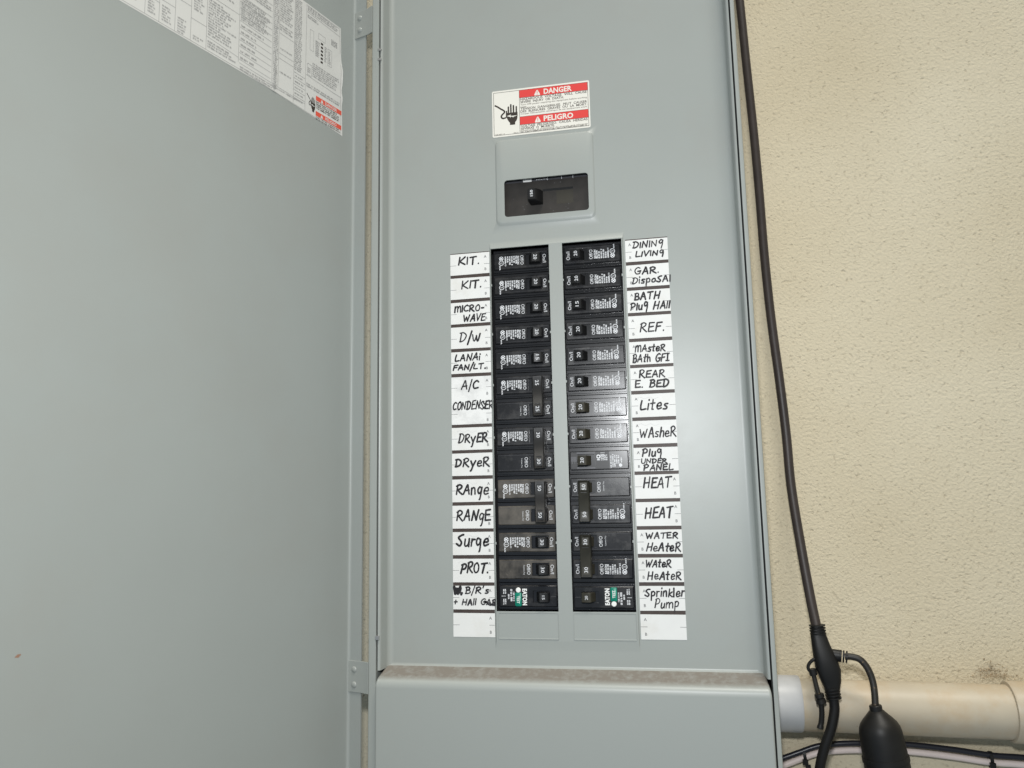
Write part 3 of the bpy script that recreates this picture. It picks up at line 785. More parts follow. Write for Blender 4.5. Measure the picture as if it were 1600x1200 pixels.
def dt(s, v, h, u0, u1, key="st_txt", bold=.016):
    text(mb, s, U(u0), V(v) - 0, DH * h, -.28, key, width=DW * (u1 - u0), bold=bold, align="l")
dt("HAZARDOUS  VOLTAGE.  WILL  CAUSE", .262, .050, .295, .972)
dt("SEVERE  INJURY  OR  DEATH.", .322, .050, .295, .74)
dt("Turn OFF power supplying this equipment before working", .372, .032, .295, .972, "st_txt_faint")
dt("inside.", .418, .03, .295, .36, "st_txt_faint")
dt("TENSION  DANGEREUSE.  PEUT  CAUSER", .468, .050, .295, .972)
dt("DES  BLESSURES  GRAVES  OU  LA  MORT.", .526, .050, .295, .972)
dt("Couper l'alimentation electrique de cet equipement avant", .568, .030, .295, .972, "st_txt_faint")
dt("VOLTAJE  PELIGROSO.  CAUSA  HERIDAS", .843, .050, .295, .972)
dt("SEVERAS  O  MUERTE.", .896, .048, .295, .64)
dt("Interrumpa el suministro de energia que alimenta", .928, .028, .295, .972, "st_txt_faint")
rp = random.Random(3)
fine_print(mb, U(.03), V(.952), DW * .10, DH * .02, -.28, "st_txt_faint", rnd=rp)
fine_print(mb, U(.22), V(.952), DW * .06, DH * .02, -.28, "st_txt_faint", rnd=rp)
fine_print(mb, U(.295), V(.953), DW * .67, DH * .02, -.28, "st_txt", rnd=rp)
HX, HZ, HW, HH = U(.026), V(.78), DW * .245, DH * .50
hand_symbol(lambda P, l, k: mb.face([(HX + p[0] * HW, -.27 - .02 * l, HZ + p[1] * HH) for p in P], k), "st_ink", "st_white")
stroke(mb, [(HX + p.x * HW, HZ + p.y * HH) for p in conductor()], 1.7, -.27, "st_ink")
tag(mb.obj("danger_sticker", weld=False, smooth=0),
    "white and red DANGER PELIGRO sticker on the grey cover above main breaker", "warning sticker")

# ================================================================ MAIN BREAKER
root = tag(empty("main_breaker", (-8, 20, 54)), "large black main breaker marked 150 set in its own window", "circuit breaker")
mb = MB()
mb.box(-60, 44, 7.5, 40, 24, 73.4, "main")
quad(mb, 1, 18, 47, 61.2, 7.42, "main_slide")
mb.box(-13, 18, 7.2, 7.49, 61.6, 64.0, "black_print")
# raised terminal ledge along the top with a white patch and scale marks
mb.box(-58, 42, 9.0, 40, 73.5, 86, "grey_brk")
mb.box(-33.5, -24.5, 8.6, 8.98, 73.6, 79, "white")
for x in (-8, 6.5, 18): mb.box(x - .25, x + .25, 8.7, 8.98, 73.6, 78, "print")
for k in range(7): mb.box(-20 + k * 1.7, -19 + k * 1.7, 8.7, 8.98, 75, 75.6, "print")
for x, z in ((-44, 56), (-34, 47), (-4, 37), (-3, 40), (-6, 43), (10, 43), (12, 41), (13, 46), (-1, 69.4), (5, 69.6), (-30, 49), (-33, 44)):
    quad(mb, x, x + random.uniform(.3, .9), z, z + random.uniform(.3, 1.1), 7.44, "faint")
under(mb.obj("body", bevel=.5), root)
mb = MB()
mb.loft([rrect(-26.0, -13.0, 47.8, 62.4, .8, 7.49, 3), rrect(-26.3, -14.2, 48.4, 62.2, .8, 2.6, 3), rrect(-27.2, -18.6, 50.4, 62.0, .8, -2.6, 3), rrect(-27.0, -19.2, 50.8, 61.7, .8, -3.2, 3)], "switch", cap1=True)
text(mb, "150", -23.1, 56.8, 2.8, -3.28, "print", rot=90, width=6.6, bold=.012)
under(mb.obj("switch", smooth=30), root)

# ================================================================ BRANCH BREAKERS
# One pole is modelled looking from the front for the LEFT row (its handle towards the middle of the panel);
# the right row is the same pole turned half a turn.  Pole origin: middle of the pole, y = 0 on the cover sheet.
YF = 2.2                                   # moulded face
PITCH = 25.4


def face_with_slot(mb, x0, x1, z0, z1, sx0, sx1, sz0, sz1, yf, ydeep, key):
    xs = [x0, sx0, sx1, x1]; zs = [z0, sz0, sz1, z1]
    for i in range(3):
        for k in range(3):
            if i == 1 and k == 1: continue
            mb.face([(xs[i], yf, zs[k]), (xs[i + 1], yf, zs[k]), (xs[i + 1], yf, zs[k + 1]), (xs[i], yf, zs[k + 1])], key)
    mb.loft([rrect(sx0, sx1, sz0, sz1, .01, yf, 1), rrect(sx0, sx1, sz0, sz1, .01, ydeep, 1)], "switch", cap1=True)


def pole_body(mb, cz, key, style, rnd):
    y = YF
    sh = "brk_shoulder"
    tall = style == "test"
    # lower shoulders above and below the face
    mb.box(-29.0, 28.6, y + 4.2, 30, cz - 12.35, cz + 12.35, sh)
    mb.box(-28.6, 28.2, y + 2.2, y + 4.4, cz - 10.9, cz + 11.0, sh)
    z0, z1 = (-9.4, 10.3) if tall else (-8.9, 8.9)
    x0, x1 = -28.0, 27.6
    c = .7
    mb.loft([rrect(x0 - .25, x1 + .25, cz + z0 - .25, cz + z1 + .25, .8, y + 3.4, 2), rrect(x0, x1, cz + z0, cz + z1, .8, y + c, 2)], key)
    mb.loft([rrect(x0, x1, cz + z0, cz + z1, .8, y + c, 2), rrect(x0 + c, x1 - c, cz + z0 + c, cz + z1 - c, .4, y, 2)], key)
    sl = (4.2, 21.0, cz - 6.1, cz + 6.1) if not tall else (4.4, 20.5, cz - 5.4, cz + 5.6)
    # rounded corners are so small that a plain sheet with the slot closes the face
    face_with_slot(mb, x0 + c, x1 - c, cz + z0 + c, cz + z1 - c, *sl, y, y + 5, key)
    p = y - .07
    R = -90                                          # reads downwards on the left row
    if style in ("full", "common"):
        text(mb, "On/I", 23.7, cz, 3.5, p, "print", R, width=8.6)
        text(mb, "Off/O", 1.0, cz, 3.5, p, "print", R, width=9.8)
        # ridge lines in the moulding
        quad(mb, x0 + 2, x1 - 2, cz + z1 - 1.9, cz + z1 - 1.72, p, "grey_brk"); quad(mb, x0 + 2, x1 - 6, cz + z0 + 1.6, cz + z0 + 1.75, p, "grey_brk")
    if style == "full":
        text(mb, "EATON", -3.0, cz, 2.1, p, "print", R, width=8.6, bold=.03)
        for x, L in ((-5.7, 9.0), (-7.9, 7.4), (-10.1, 9.6), (-12.3, 9.6), (-14.5, 7.0), (-16.8, 10.6)):
            fine_print(mb, x, cz + 4.6, L, 1.5, p, "print", R, rnd)
        for zc, rad in ((2.6, 2.0), (-1.9, 2.3)):
            ring = [(-20.3 + rad * math.cos(k * math.pi / 8), cz + zc + rad * math.sin(k * math.pi / 8)) for k in range(17)]
            stroke(mb, ring, .55, p, "print")
        stroke(mb, [(-21.4, cz + 3.6), (-19.2, cz + 1.6)], .8, p - .03, "print"); stroke(mb, [(-21.6, cz + 1.8), (-19.2, cz + 3.5)], .8, p - .04, "print")
        text(mb, "S", -20.2, cz - 1.9, 2.6, p, "print", R)
        fine_print(mb, -22.4, cz - 4.8, 5.0, 1.2, p, "print", R, rnd)
    if style == "common":
        text(mb, "Common Trip", -3.4, cz - .6, 1.3, p, "print", R, width=9.0)
    if style == "test":
        quad(mb, -26.8, -.4, cz - 8.5, cz + 8.9, p + .02, "black_print")
        text(mb, "EATON", -3.3, cz - .2, 4.2, p - .04, "white", R, width=15.2, bold=.045)
        for x, a, L, h in ((-14.6, 4.4, 9, 1.4), (-17.2, 7.0, 13, 1.8), (-19.6, 2.4, 5.5, 1.4), (-22.6, 7, 5, 1.2), (-24.3, 7, 5, 1.2), (-22.6, -2, 5, 1.2), (-24.3, -2, 6, 1.2)):
            fine_print(mb, x, cz + a, L, h, p - .04, "print", R, rnd)
        stroke(mb, [(-22, cz + .6), (-25.8, cz + .6)], .35, p - .04, "print")
        quad(mb, 21.5, 26.6, cz + .1, cz + .3, p, "faint")
    if style == "gfi":
        quad(mb, 21.2, 26.8, cz - 7.2, cz + 7.4, p, "black_print"); quad(mb, 21.2, 26.8, cz - 3.8, cz + .8, p - .03, "grey_brk")
        fine_print(mb, 25, cz + 3, 5, 1.0, p - .05, "faint", R, rnd); fine_print(mb, 22.6, cz + 3, 5, 1.0, p - .05, "faint", R, rnd)
        quad(mb, 3.6, 21.1, cz + 6.3, cz + 8.0, p, "grey_brk"); quad(mb, 3.6, 21.1, cz - 8.0, cz - 6.4, p, "grey_brk")
        quad(mb, -9.8, 3.4, cz - 8.2, cz + 8.2, p, "black_print"); quad(mb, -26.6, -10.0, cz - 8.2, cz + 8.2, p - .01, "brk_shoulder")
        stroke(mb, [(.4 + 1.5 * math.cos(k * math.pi / 8), cz - 3.4 + 1.5 * math.sin(k * math.pi / 8)) for k in range(17)], 1.0, p - .05, "print")
        quad(mb, -.9, 1.8, cz - .9, cz + .1, p - .05, "print")
        for x in (-3.0, -4.7, -6.4, -8.1): fine_print(mb, x, cz + .2, 6.0, 1.3, p - .05, "print", R, rnd)
        for x, a, L in ((-12, 7.4, 12), (-13.8, 6.6, 12), (-15.6, 6.6, 11), (-17.4, 3.8, 9), (-19.2, 3.8, 8), (-21.8, 2.8, 6)): fine_print(mb, x, cz + a, L, 1.25, p - .05, "print", R, rnd)
        mb.face([(-20.3 + 1.6 * math.cos(k * math.pi / 8), p - .05, cz + 5.2 + 1.6 * math.sin(k * math.pi / 8)) for k in range(16)], "print")
        for k in range(2): quad(mb, -5.6, -1.6, cz - 5.6 - k * 1.5, cz - 5.25 - k * 1.5, p - .05, "print")


def pole_switch(mb, cz, rating, key="switch", small=False):
    y = YF; hz = 5.1 if not small else 4.8
    # rocker pushed to ON: sloped tail in the slot, raised head next to the On mark
    P = [(6.2, y + 5.0), (8.4, y + .6), (10.2, y - 3.6), (11.2, y - 6.6), (12.2, y - 7.2), (19.0, y - 6.4), (20.0, y - 5.6), (20.4, y + 5.0)]
    mb.loft([[(a, b_, cz - hz + .5) for a, b_ in P], [(a, b_, cz + hz - .5) for a, b_ in P]], key, True, True, True)
    if rating:
        vs = -7.12 + y
        text(mb, rating, 15.6, cz, 3.5 if not small else 2.8, y - 7.05, "print", -90, width=5.2 if not small else 3.6)


def tie_bar(mb, c0, c1, rating, key):
    y = YF
    P = [(9.4, y - 3.4), (9.6, y - 8.2), (10.5, y - 9.2), (18.9, y - 8.9), (19.9, y - 8.0), (20.2, y - 3.4)]
    lo, hi = min(c0, c1) - 6.4, max(c0, c1) + 6.4
    mb.loft([[(a, b_, lo) for a, b_ in P], [(a, b_, lo + .01) for a, b_ in P], [(a, b_, hi) for a, b_ in P]], key, True, True, True)
    for c in (c0, c1):
        quad(mb, 11.6, 17.8, c - 3.4 + (-.8 if c == min(c0, c1) else .8), c + 3.4 + (-.8 if c == min(c0, c1) else .8), y - 9.22, key)
        text(mb, rating, 14.7, c, 3.5, y - 9.30, "print", -90, width=5.2)
        e_ = c + 5.0 if c == max(c0, c1) else c + 4.6
        quad(mb, 11.8, 17.6, e_, e_ + .5, y - 9.26, "black_print")


_mesh = {}
def instance(key, name, build, parent, bevel=0.0):
    """first of its kind is built, the others are copies that share the mesh"""
    if key in _mesh:
        o = _mesh[key].copy(); col.objects.link(o)
        o.parent = parent
        o.location = (0, 0, 0); o.rotation_euler = (0, 0, 0)
        return o
    mbx = MB(); build(mbx)
    o = mbx.obj(name, parent, bevel=bevel, smooth=35)
    _mesh[key] = o
    return o


XL, XR = -36.1, 35.2
def zrow(i): return -10.3 - PITCH * i
GRP = "circuit breakers in the two rows of the panel"


def breaker(side, i, kind, rating, label, sheen_tint=False, olive_switch=False, common_first=False, tie=True):
    """kind: single, double, test, gfi"""
    n_ = 2 if kind == "double" else 1
    zc = zrow(i) - (PITCH / 2 if n_ == 2 else 0)
    r = empty("circuit_breaker", (XL if side == "L" else XR, 0, zc))
    tl = random.uniform(-.008, .008)
    if side == "R": r.rotation_euler = (0, math.pi, 0.018 + tl)
    else: r.rotation_euler = (random.uniform(-.006, .006), 0, .004 + tl)
    tag(r, label, "circuit breaker", GRP)
    key = "brk_sheen" if sheen_tint else "brk"; sk = "switch_olive" if olive_switch else "switch"
    cs = [PITCH / 2, -PITCH / 2] if n_ == 2 else [0.0]          # local: first entry is the upper pole on the left row
    if side == "R": cs = [-c for c in cs]
    styles = {"single": ["full"], "test": ["test"], "gfi": ["gfi"]}.get(kind) or (["common", "full"] if common_first else ["full", "common"])
    rnd = random.Random(hash((kind, common_first)) % 1000 if False else len(kind) * 7 + int(common_first))
    def bld(m_):
        for c, s_ in zip(cs, styles): pole_body(m_, c, key, s_, rnd)
    instance(("body", side if n_ == 2 else "", kind, key, common_first), "body", bld, r)
    for c in cs:
        instance(("sw", round(c, 1), rating if not (n_ == 2 and tie) else "", sk, kind == "test"), "switch",
                 lambda m_, c=c: pole_switch(m_, c, "" if (n_ == 2 and tie) else rating, sk, kind == "test"), r, bevel=.35)
    if n_ == 2 and tie:
        instance(("tie", rating, sk), "handle_tie", lambda m_: tie_bar(m_, cs[0], cs[1], rating, sk), r, bevel=.5)
    if kind == "test":
        def bt(m_):
            m_.loft([rrect(-12.6, -6.4, -8.8, 4.0, 1.0, YF - .1, 3), rrect(-12.5, -6.5, -8.7, 3.9, 1.0, YF - 1.0, 3), rrect(-12.1, -6.9, -8.3, 3.5, 1.0, YF - 1.3, 3)], "green", cap1=True)
            text(m_, "TEST", -9.5, -2.6, 2.6, YF - 1.38, "white", -90, width=7.0, bold=.02)
        instance(("button",), "test_button", bt, r)
        def bw(m_): m_.lathe((-9.4, YF - .05, 6.2), (0, -1, 0), [(0, 2.4), (.9, 2.4), (1.3, 2.0), (1.35, .6)], "white", 20)
        instance(("dot",), "indicator", bw, r)
    return r


L = [("KIT.", "topmost KIT. label"), ("KIT.", "second KIT. label from the top"), ("", "MICRO-WAVE label"), ("", "D/W label"), ("", "LANAI FAN/LT. label")]
for i, (rt, d) in enumerate(zip(["20", "20", "20", "20", "15"], L)):
    breaker("L", i, "single", rt, "black %s amp breaker beside the %s" % (rt, d[1]))
breaker("L", 5, "double", "25", "black two-pole 25 amp breaker beside the A/C CONDENSER label")
breaker("L", 7, "double", "30", "black two-pole 30 amp breaker beside the two DRYER labels")
breaker("L", 9, "double", "50", "brown sheen-painted two-pole 50 amp breaker beside the two RANGE labels", sheen_tint=True)
breaker("L", 11, "double", "30", "brown sheen-painted two-pole 30 amp breaker beside the SURGE and PROT. labels, switches not tied", sheen_tint=True, tie=False)
breaker("L", 13, "test", "15", "15 amp breaker with green test button at the bottom of the left row")
Rr = ["DINING LIVING", "GAR. DISPOSAL", "BATH PLUG HALL", "REF.", "MASTER BATH GFI", "REAR E. BED", "LITES", "WASHER"]
for i, nm in enumerate(Rr):
    rt = "15" if i == 2 else "20"
    breaker("R", i, "single", rt, "black %s amp breaker beside the %s label" % (rt, nm), olive_switch=i > 5)
breaker("R", 8, "gfi", "20", "black 20 amp breaker of another make beside the PLUG UNDER PANEL label", olive_switch=True)
breaker("R", 9, "double", "50", "black two-pole 50 amp breaker beside the two HEAT labels", olive_switch=True, common_first=True)
breaker("R", 11, "double", "30", "black two-pole 30 amp breaker beside the two WATER HEATER labels", olive_switch=True, common_first=True)
breaker("R", 13, "test", "20", "20 amp breaker with green test button beside the SPRINKLER PUMP label", olive_switch=True)

# ================================================================ CIRCUIT LABELS
CG = "handwritten circuit labels beside the breakers"
LW, LH = 40.9, 22.0
# (label text, [(string, u0, u1, v_base, v_height, pen)], description)
left = [
 ([("KIT.", .22, .73, .52, .34, 1.25)], "white circuit label reading KIT. at the top of the left column"),
 ([("KIT.", .29, .78, .50, .36, 1.25)], "white circuit label reading KIT. just above the MICRO-WAVE label"),
 ([("MICRO-", .10, .83, .43, .28, 1.15), ("WAVE", .32, .86, .90, .30, 1.15)], "white circuit label reading MICRO-WAVE"),
 ([("D/w", .22, .74, .70, .42, 1.25)], "white circuit label reading D/W"),
 ([("LANAi", .10, .72, .41, .30, 1.15), ("FAN/LT.", .05, .86, .82, .24, 1.15)], "white circuit label reading LANAI FAN/LT."),
 ([("A/C", .25, .67, .56, .38, 1.25)], "smudged white circuit label reading A/C"),
 ([("CONDENSER", .03, 1.03, .30, .36, 1.05)], "grey smudged circuit label reading CONDENSER in thick ink"),
 ([("DRyER", .16, .88, .66, .38, 1.25)], "white circuit label reading DRYER, the upper of the two"),
 ([("DRyeR", .08, .91, .60, .36, 1.25)], "white circuit label reading DRYER, the lower of the two"),
 ([("RAnge", .09, .88, .66, .44, 1.3)], "white circuit label reading RANGE, the upper of the two"),
 ([("RANgE", .10, .92, .66, .44, 1.3)], "white circuit label reading RANGE, the lower of the two"),
 ([("Surge", .10, .86, .60, .48, 1.3)], "white circuit label reading SURGE"),
 ([("PROT.", .19, .85, .60, .42, 1.3)], "white circuit label reading PROT."),
 ([("W,", .02, .22, .33, .27, 1.9), ("B/R's", .30, .85, .32, .26, 1.05), ("+ HAll GAR", .02, 1.04, .80, .24, 1.05)], "white circuit label reading B/R'S and HALL with inked-out corrections"),
 ([], "blank white circuit label at the bottom of the left column"),
]
rightl = [
 ([("DININq", .18, .88, .38, .27, 1.0), ("LIVINq", .24, .89, .78, .23, 1.0)], "white circuit label reading DINING LIVING"),
 ([("GAR.", .20, .76, .42, .30, 1.1), ("DispoSAl", .13, 1.02, .84, .28, 1.0)], "white circuit label reading GAR. DISPOSAL"),
 ([("BATH", .17, .75, .42, .31, 1.1), ("Pluq HAll", .07, .97, .88, .31, 1.05)], "white circuit label reading BATH PLUG HALL"),
 ([("REF.", .26, .82, .72, .38, 1.1)], "white circuit label reading REF."),
 ([("MAsteR", .13, .82, .44, .28, 1.0), ("BAth GFJ", .07, .90, .90, .33, 1.0)], "white circuit label reading MASTER BATH GFI"),
 ([("REAR", .20, .78, .42, .32, 1.1), ("E. BED", .10, .86, .86, .30, 1.1)], "white circuit label reading REAR E. BED"),
 ([("Lites", .20, .81, .68, .42, 1.15)], "white circuit label reading LITES"),
 ([("WAsheR", .16, .97, .70, .38, 1.1)], "white circuit label reading WASHER"),
 ([("Pluq", .20, .63, .36, .30, 1.05), ("UNDER", .17, .74, .67, .18, 1.0), ("PANEL", .22, .87, .97, .24, 1.05)], "white circuit label reading PLUG UNDER PANEL"),
 ([("HEAT", .20, .80, .55, .42, 1.2)], "white circuit label reading HEAT, the upper of the two"),
 ([("HEAT", .20, .80, .66, .44, 1.2)], "white circuit label reading HEAT, the lower of the two"),
 ([("WATER", .20, .90, .35, .24, 1.0), ("HeAteR", .20, .95, .88, .32, 1.05)], "white circuit label reading WATER HEATER all in capitals in its upper line"),
 ([("WAteR", .16, .72, .38, .28, 1.0), ("HeAteR", .20, .93, .88, .32, 1.05)], "white circuit label reading WATER HEATER just above the SPRINKLER PUMP label"),
 ([("Sprinkler", .13, .98, .42, .32, 1.0), ("Pump", .33, .85, .88, .34, .85)], "white circuit label reading SPRINKLER PUMP"),
 ([], "blank white circuit label at the bottom of the right column"),
]
rl = random.Random(21)
for side, rows_ in (("L", left), ("R", rightl)):
    for i, (lines, desc) in enumerate(rows_):
        mb = MB()
        x0 = -109.2 if side == "L" else 68.3
        x1 = x0 + LW
        z1 = -PITCH * i; z0 = z1 - LH
        nobar = side == "L" and i == 5
        if nobar: z0 = z1 - PITCH - .6
        pk = "paper_dirty" if side == "L" and i in (5, 6) else "paper"
        j = [rl.uniform(-.22, .22) for _ in range(4)]
        yb = -.04
        if side == "L" and i == 6: z1 -= .8; yb = -.08
        z_ = [z0 + j[0], z0 + j[1], z1 + j[2] * .5, z1 + j[3] * .5]
        yy = -.3
        crn = [(x0, yy, z_[0]), (x1, yy, z_[1]), (x1, yy, z_[2]), (x0, yy, z_[3])]
        bk = [(x, yb, z) for x, _, z in crn]
        mb.loft([bk, crn], pk, True, False, True)
        if i < 14 and not nobar:
            zb0 = -PITCH * (i + 1) + .15
            mb.face([(x0 + .1, -.06, zb0), (x1 - .1, -.06, zb0 + rl.uniform(-.2, .2)), (x1 - .1, -.06, z0 + .5), (x0 + .1, -.06, z0 + .5)], "bar")
        if i == 0:
            mb.face([(x0, -.10, z1 - .2), (x1, -.10, z1 - .2), (x1, -.10, z1 + .9), (x0, -.10, z1 + .9)], "bar")
        # printed A / B and the short tick lines at half height
        zm = (z1 + z1 - LH) / 2 + (-1.0 if i in (0, 1, 2, 3) else 0)
        ab_right = side == "L" or i in (9, 10)
        xa = x1 - 4.3 if ab_right else x0 + 4.4
        py = yy - .03
        if not (side == "L" and i == 6): text(mb, "A", xa, z1 - 4.4, 2.8, py, "faint", bold=.012)
        text(mb, "B", xa + .2, z1 - 17.4, 2.8, py, "faint", bold=.012)
        quad(mb, x0, x0 + 6.2, zm - .17, zm + .17, py, "faint"); quad(mb, x1 - 5.6, x1, zm - .17, zm + .17, py, "faint")
        # older pencil marks left under some of the writing
        if i in (7, 9, 11, 12) or side == "R" and i in (6, 7, 8): stroke(mb, catmull([Vector((x0 + LW * u, z1 - LH * v)) for u, v in ((.12, .18), (.2, .12), (.3, .2), (.42, .13), (.5, .22), (.62, .16))], 4), .35, py, "pencil")
        for k, (s, u0, u1, vb, vh, pen) in enumerate(lines):
            handwrite(mb, s, x0 + LW * u0, x0 + LW * u1, z1 - LH * vb, LH * vh, yy - .05 - .2 * k * .1, pen * 1.34, rl, slope=.10)
        if side == "L" and i == 13:
            for pts in (((.03, .12), (.07, .32), (.12, .14), (.17, .30), (.2, .1)), ((.08, .1), (.18, .12), (.16, .3), (.08, .3)), ((.09, .2), (.18, .22))):
                stroke(mb, [(x0 + LW * u, z1 - LH * v) for u, v in pts], 1.5, yy - .2, "ink")
            for pts in (((.76, .64), (.84, .68), (.84, .78)), ((.76, .7), (.85, .72)), ((.86, .80), (1.03, .83)), ((.87, .74), (1.0, .80))):
                stroke(mb, [(x0 + LW * u, z1 - LH * v) for u, v in pts], 1.2, yy - .21, "ink")
        if side == "L" and i == 6:
            stroke(mb, [(x0 + LW * u, z1 - LH * v) for u, v in ((.80, .02), (.86, .16), (.80, .28))], 1.4, yy - .25, "ink")
        o = mb.obj("circuit_label", weld=False, smooth=0)
        tag(o, desc, "label", CG)

# ================================================================ CONDUIT AND CABLES ON THE WALL
root = tag(empty("conduit_pipe", (300, 75, -443)), "aged cream plastic conduit pipe running right from the panel side", "pipe")
mb = MB(); mb.lathe((183.7, 49, -441.8), (1, 0, -.008), [(0, 22.9), (420, 22.9)], "pvc", 48)
under(mb.obj("pipe_body"), root)
mb = MB(); mb.lathe((183.7, 49, -441.2), (1, 0, -.005), [(0, 24.9), (24.3, 24.9), (25.5, 24.3), (25.7, 23.0)], "pvc_grey", 48)
under(mb.obj("collar"), root)
mb = MB(); mb.lathe((384, 49, -443.0), (1, 0, -.02), [(0, 23.0), (.3, 25.2), (2.0, 26.0), (60, 25.9), (260, 25.9)], "pvc", 48)
under(mb.obj("coupling"), root)

# dirt caught on top of the conduit, against the wall, by the coupling
mb = MB(); rd = random.Random(5)
for k in range(420):
    a = rd.gauss(0, 1); x = 382 + a * 8.0; z = -417.5 + abs(rd.gauss(0, 1)) * 5.0 * math.exp(-(a * .55) ** 2)
    y = 74.6 - rd.random() * 1.2 if z > -414 else 73 - rd.random() * 16
    s = rd.uniform(.3, 1.2)
    P = [Vector((x, y, z)) + Vector((rd.uniform(-1, 1), rd.uniform(-.5, .5), rd.uniform(-.7, .7))) * s for _ in range(5)]
    mb.geo(P, [(0, 1, 2), (0, 2, 3), (0, 3, 4), (1, 3, 4), (0, 1, 4), (1, 2, 3)], "dirt")
for k in range(0):
    x = rd.uniform(240, 384); mb.geo([(x, 72 + rd.random() * 10, -419.2), (x + rd.uniform(1, 4), 74 + rd.random() * 10, -419.3), (x + 1, 86, -419.0 + rd.random() * 1.6), (x + 1.5, 80, -418.4)], [(0, 1, 2), (0, 1, 3), (1, 2, 3)], "dirt")
d = mb.obj("dirt", weld=False, smooth=0)
tag(d, "brown dirt caught on top of the conduit against the wall", "dirt"); d["kind"] = "stuff"

# heavy cord with a moulded tee and a hanging lamp socket
root = tag(empty("string_light_cord", (205, 70, 0)), "black power cord hanging beside the panel with moulded tee and lamp socket", "cord")
mb = MB()
mb.tube([(191, 69, 420), (195.6, 68, 340), (198.4, 68, 282), (200.9, 68, 207), (203.6, 68, 134), (205.2, 67, 63), (206.0, 66, -6), (208.2, 64, -73), (212.0, 61, -139), (214.8, 62, -191), (215.4, 57, -241), (218.8, 45, -297), (222.4, 32, -345), (224.4, 20, -371)], 4.45, "cable", 16, 6)
under(mb.obj("upper_cord"), root)
def ring_tube(mbx, p, q, r, n_, w):
    p, q = Vector(p), Vector(q)
    for k in range(n_):
        c = p.lerp(q, k / max(1, n_ - 1)); d_ = (q - p).normalized()
        mbx.lathe(c - d_ * w / 2, d_, [(0, r * .86), (w * .15, r), (w * .85, r), (w, r * .86)], "rubber", 20)
mb = MB()
J = [(224.6, 19, -366), (224.9, 19, -374), (226.3, 18, -383), (229.0, 18, -394), (231.0, 18, -404), (232.5, 18, -414), (233.2, 18, -421), (233.7, 18, -429)]
R_ = [5.0, 6.6, 7.8, 9.8, 10.6, 8.6, 6.4, 5.0]
loops = []
for (x, y, z), r in zip(J, R_):
    loops.append([(x + r * math.copysign(abs(math.cos(a)) ** .7, math.cos(a)), y + .78 * r * math.copysign(abs(math.sin(a)) ** .7, math.sin(a)), z) for a in [2 * math.pi * k / 24 for k in range(24)]])
mb.loft(loops, "rubber", True, True, True)
ring_tube(mb, (224.5, 19, -366.5), (224.9, 19, -373.5), 7.0, 4, 1.3)
ring_tube(mb, (233.0, 18, -420.5), (234.0, 18, -428.5), 6.6, 4, 1.4)
mb.tube([(233, 18, -391.5), (238, 17.5, -392), (243, 16.5, -392.6)], 5.2, "rubber", 16, 4, squash=.85)
ring_tube(mb, (242, 16.7, -392.4), (247, 15.9, -393), 5.4, 3, 1.3)
under(mb.obj("tee_connector", smooth=45), root)
mb = MB()
mb.tube([(233.4, 18, -425), (234.0, 18, -434), (233.4, 18, -441), (229.6, 18.5, -455.5), (223.6, 20, -471), (218.6, 23, -490), (215, 30, -520), (212, 40, -600), (211, 50, -720)], 4.3, "rubber", 16, 6)
under(mb.obj("lower_cord"), root)
mb = MB()
mb.tube([(245.5, 16.2, -392.7), (251, 15.2, -392.6), (257.6, 14, -394.6), (262.8, 13, -401.2), (265.9, 12, -410.5), (266.6, 10, -421), (265.9, 8, -434)], 2.9, "rubber_worn", 14, 6)
under(mb.obj("drop_cord"), root)
mb = MB()
mb.lathe((265.7, 7, -431.0), (.115, .0, -1), [(0, 4.6), (.6, 5.2), (4.4, 5.2), (4.8, 6.2), (7.5, 8.6), (11, 12.0), (14.5, 14.9), (18, 16.6), (22, 17.4), (32, 17.9), (41.6, 18.2), (41.8, 19.0), (45.6, 19.1), (45.9, 18.4), (52, 18.6), (70, 18.2), (80, 17.0)], "rubber", 40)
under(mb.obj("lamp_socket", smooth=40), root)
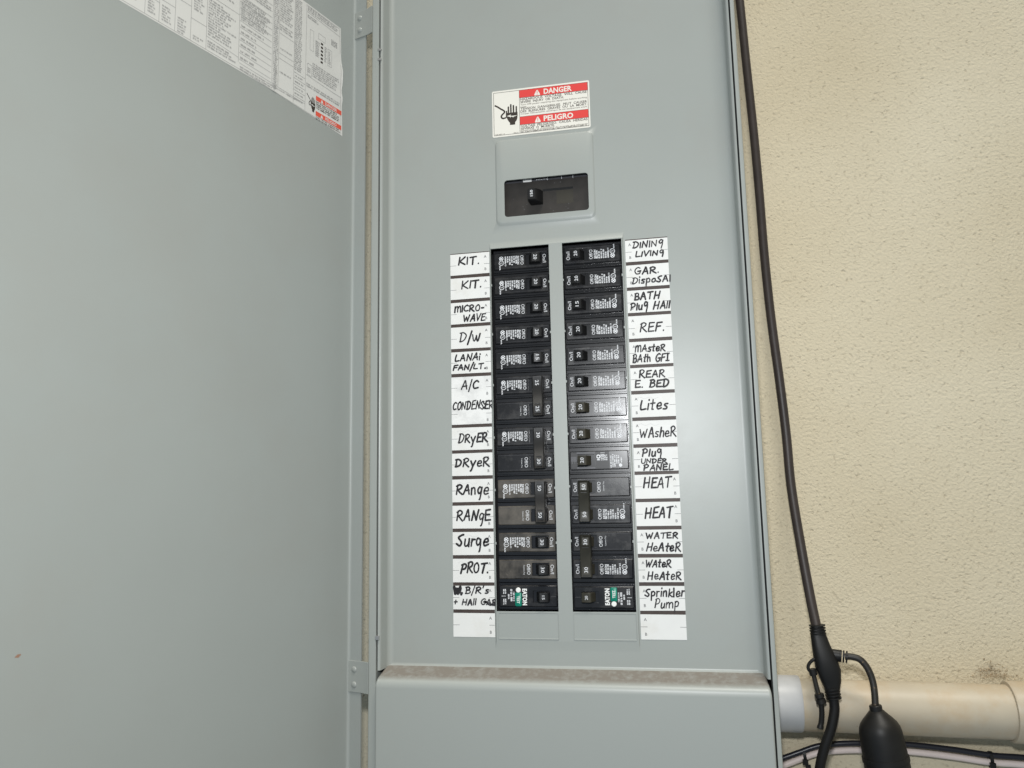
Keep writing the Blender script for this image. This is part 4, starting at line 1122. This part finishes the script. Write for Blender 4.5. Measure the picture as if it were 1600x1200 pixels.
# small sealing cap on a strap beside the tee
mb = MB()
mb.tube([(221.5, 16, -394.5), (217.4, 15.5, -396.6), (214.2, 15.5, -400.5), (214.2, 15.5, -404.4), (217.4, 15.5, -407)], 1.5, "rubber", 10, 5)
mb.tube([(217.0, 15.5, -403.6), (218.1, 15.5, -409)], 3.4, "rubber", 12, 0)
mb.tube([(217.8, 15.5, -408), (219.4, 15.5, -417), (221.2, 15.5, -426)], 2.1, "rubber_worn", 12, 4)
mb.lathe((221.2, 15.5, -424.5), (.22, 0, -1), [(0, 3.3), (.3, 4.0), (3.2, 4.2), (4.0, 3.2), (4.4, 3.2), (5.0, 4.2), (8.4, 4.4), (9.0, 3.4)], "rubber", 18)
mb.tube([(222.6, 15.5, -432.5), (222.8, 16, -440), (222.0, 17, -448), (220.4, 17, -454.5)], lambda u: 2.3 + .5 * (u > .9), "rubber", 12, 4)
under(mb.obj("cap_strap"), root)

# thin cables along the wall under the conduit
cb = [(150, 70, -511), (180, 68, -500), (191.0, 67, -495.7), (209.5, 67, -488.6), (224.2, 67, -483.2), (242, 67, -480.4), (264, 67, -479.0), (303, 67, -478.7), (341, 67, -481.6), (373.4, 67, -485.3), (400.6, 67, -486.3), (466, 67, -491), (600, 67, -505)]
mb = MB(); mb.tube(cb, 2.55, "black_cable", 12, 6)
tag(mb.obj("black_cable"), "thin black cable running along the wall under the conduit", "cable")
mb = MB(); mb.tube([(p[0] - .5, p[1] + 1.6, p[2] - 6.6 - max(0, (215 - p[0]) * .03)) for p in cb], 2.9, "white_cable", 12, 6)
tag(mb.obj("white_cable"), "pinkish white cable tied just below the thin black one", "cable")
for x, z, tilt, side in ((212.0, -493.0, .25, "left zip tie round the two cables close to the panel"), (372.0, -489.2, .0, "right zip tie round the two cables under the coupling")):
    mb = MB()
    lp = []
    for w in (-1.5, 1.5):
        ring = []
        for k in range(20):
            a = 2 * math.pi * k / 20
            ring.append((x + w + tilt * 8.2 * math.sin(a) * -.3, 67.8 + 4.4 * math.cos(a), z + 7.2 * math.sin(a)))
        lp.append(ring)
    mb.loft(lp, "rubber", True, False, False)
    mb.box(x - 2.4, x + 2.4, 61.8, 64.6, z - 6.0, z - 1.5, "rubber"); mb.box(x - .2, x + 4.6, 62.0, 63.4, z - 8.6, z - 5.6, "rubber")
    o = mb.obj("zip_tie", bevel=.3); tag(o, side, "zip tie", "zip ties on the cables")
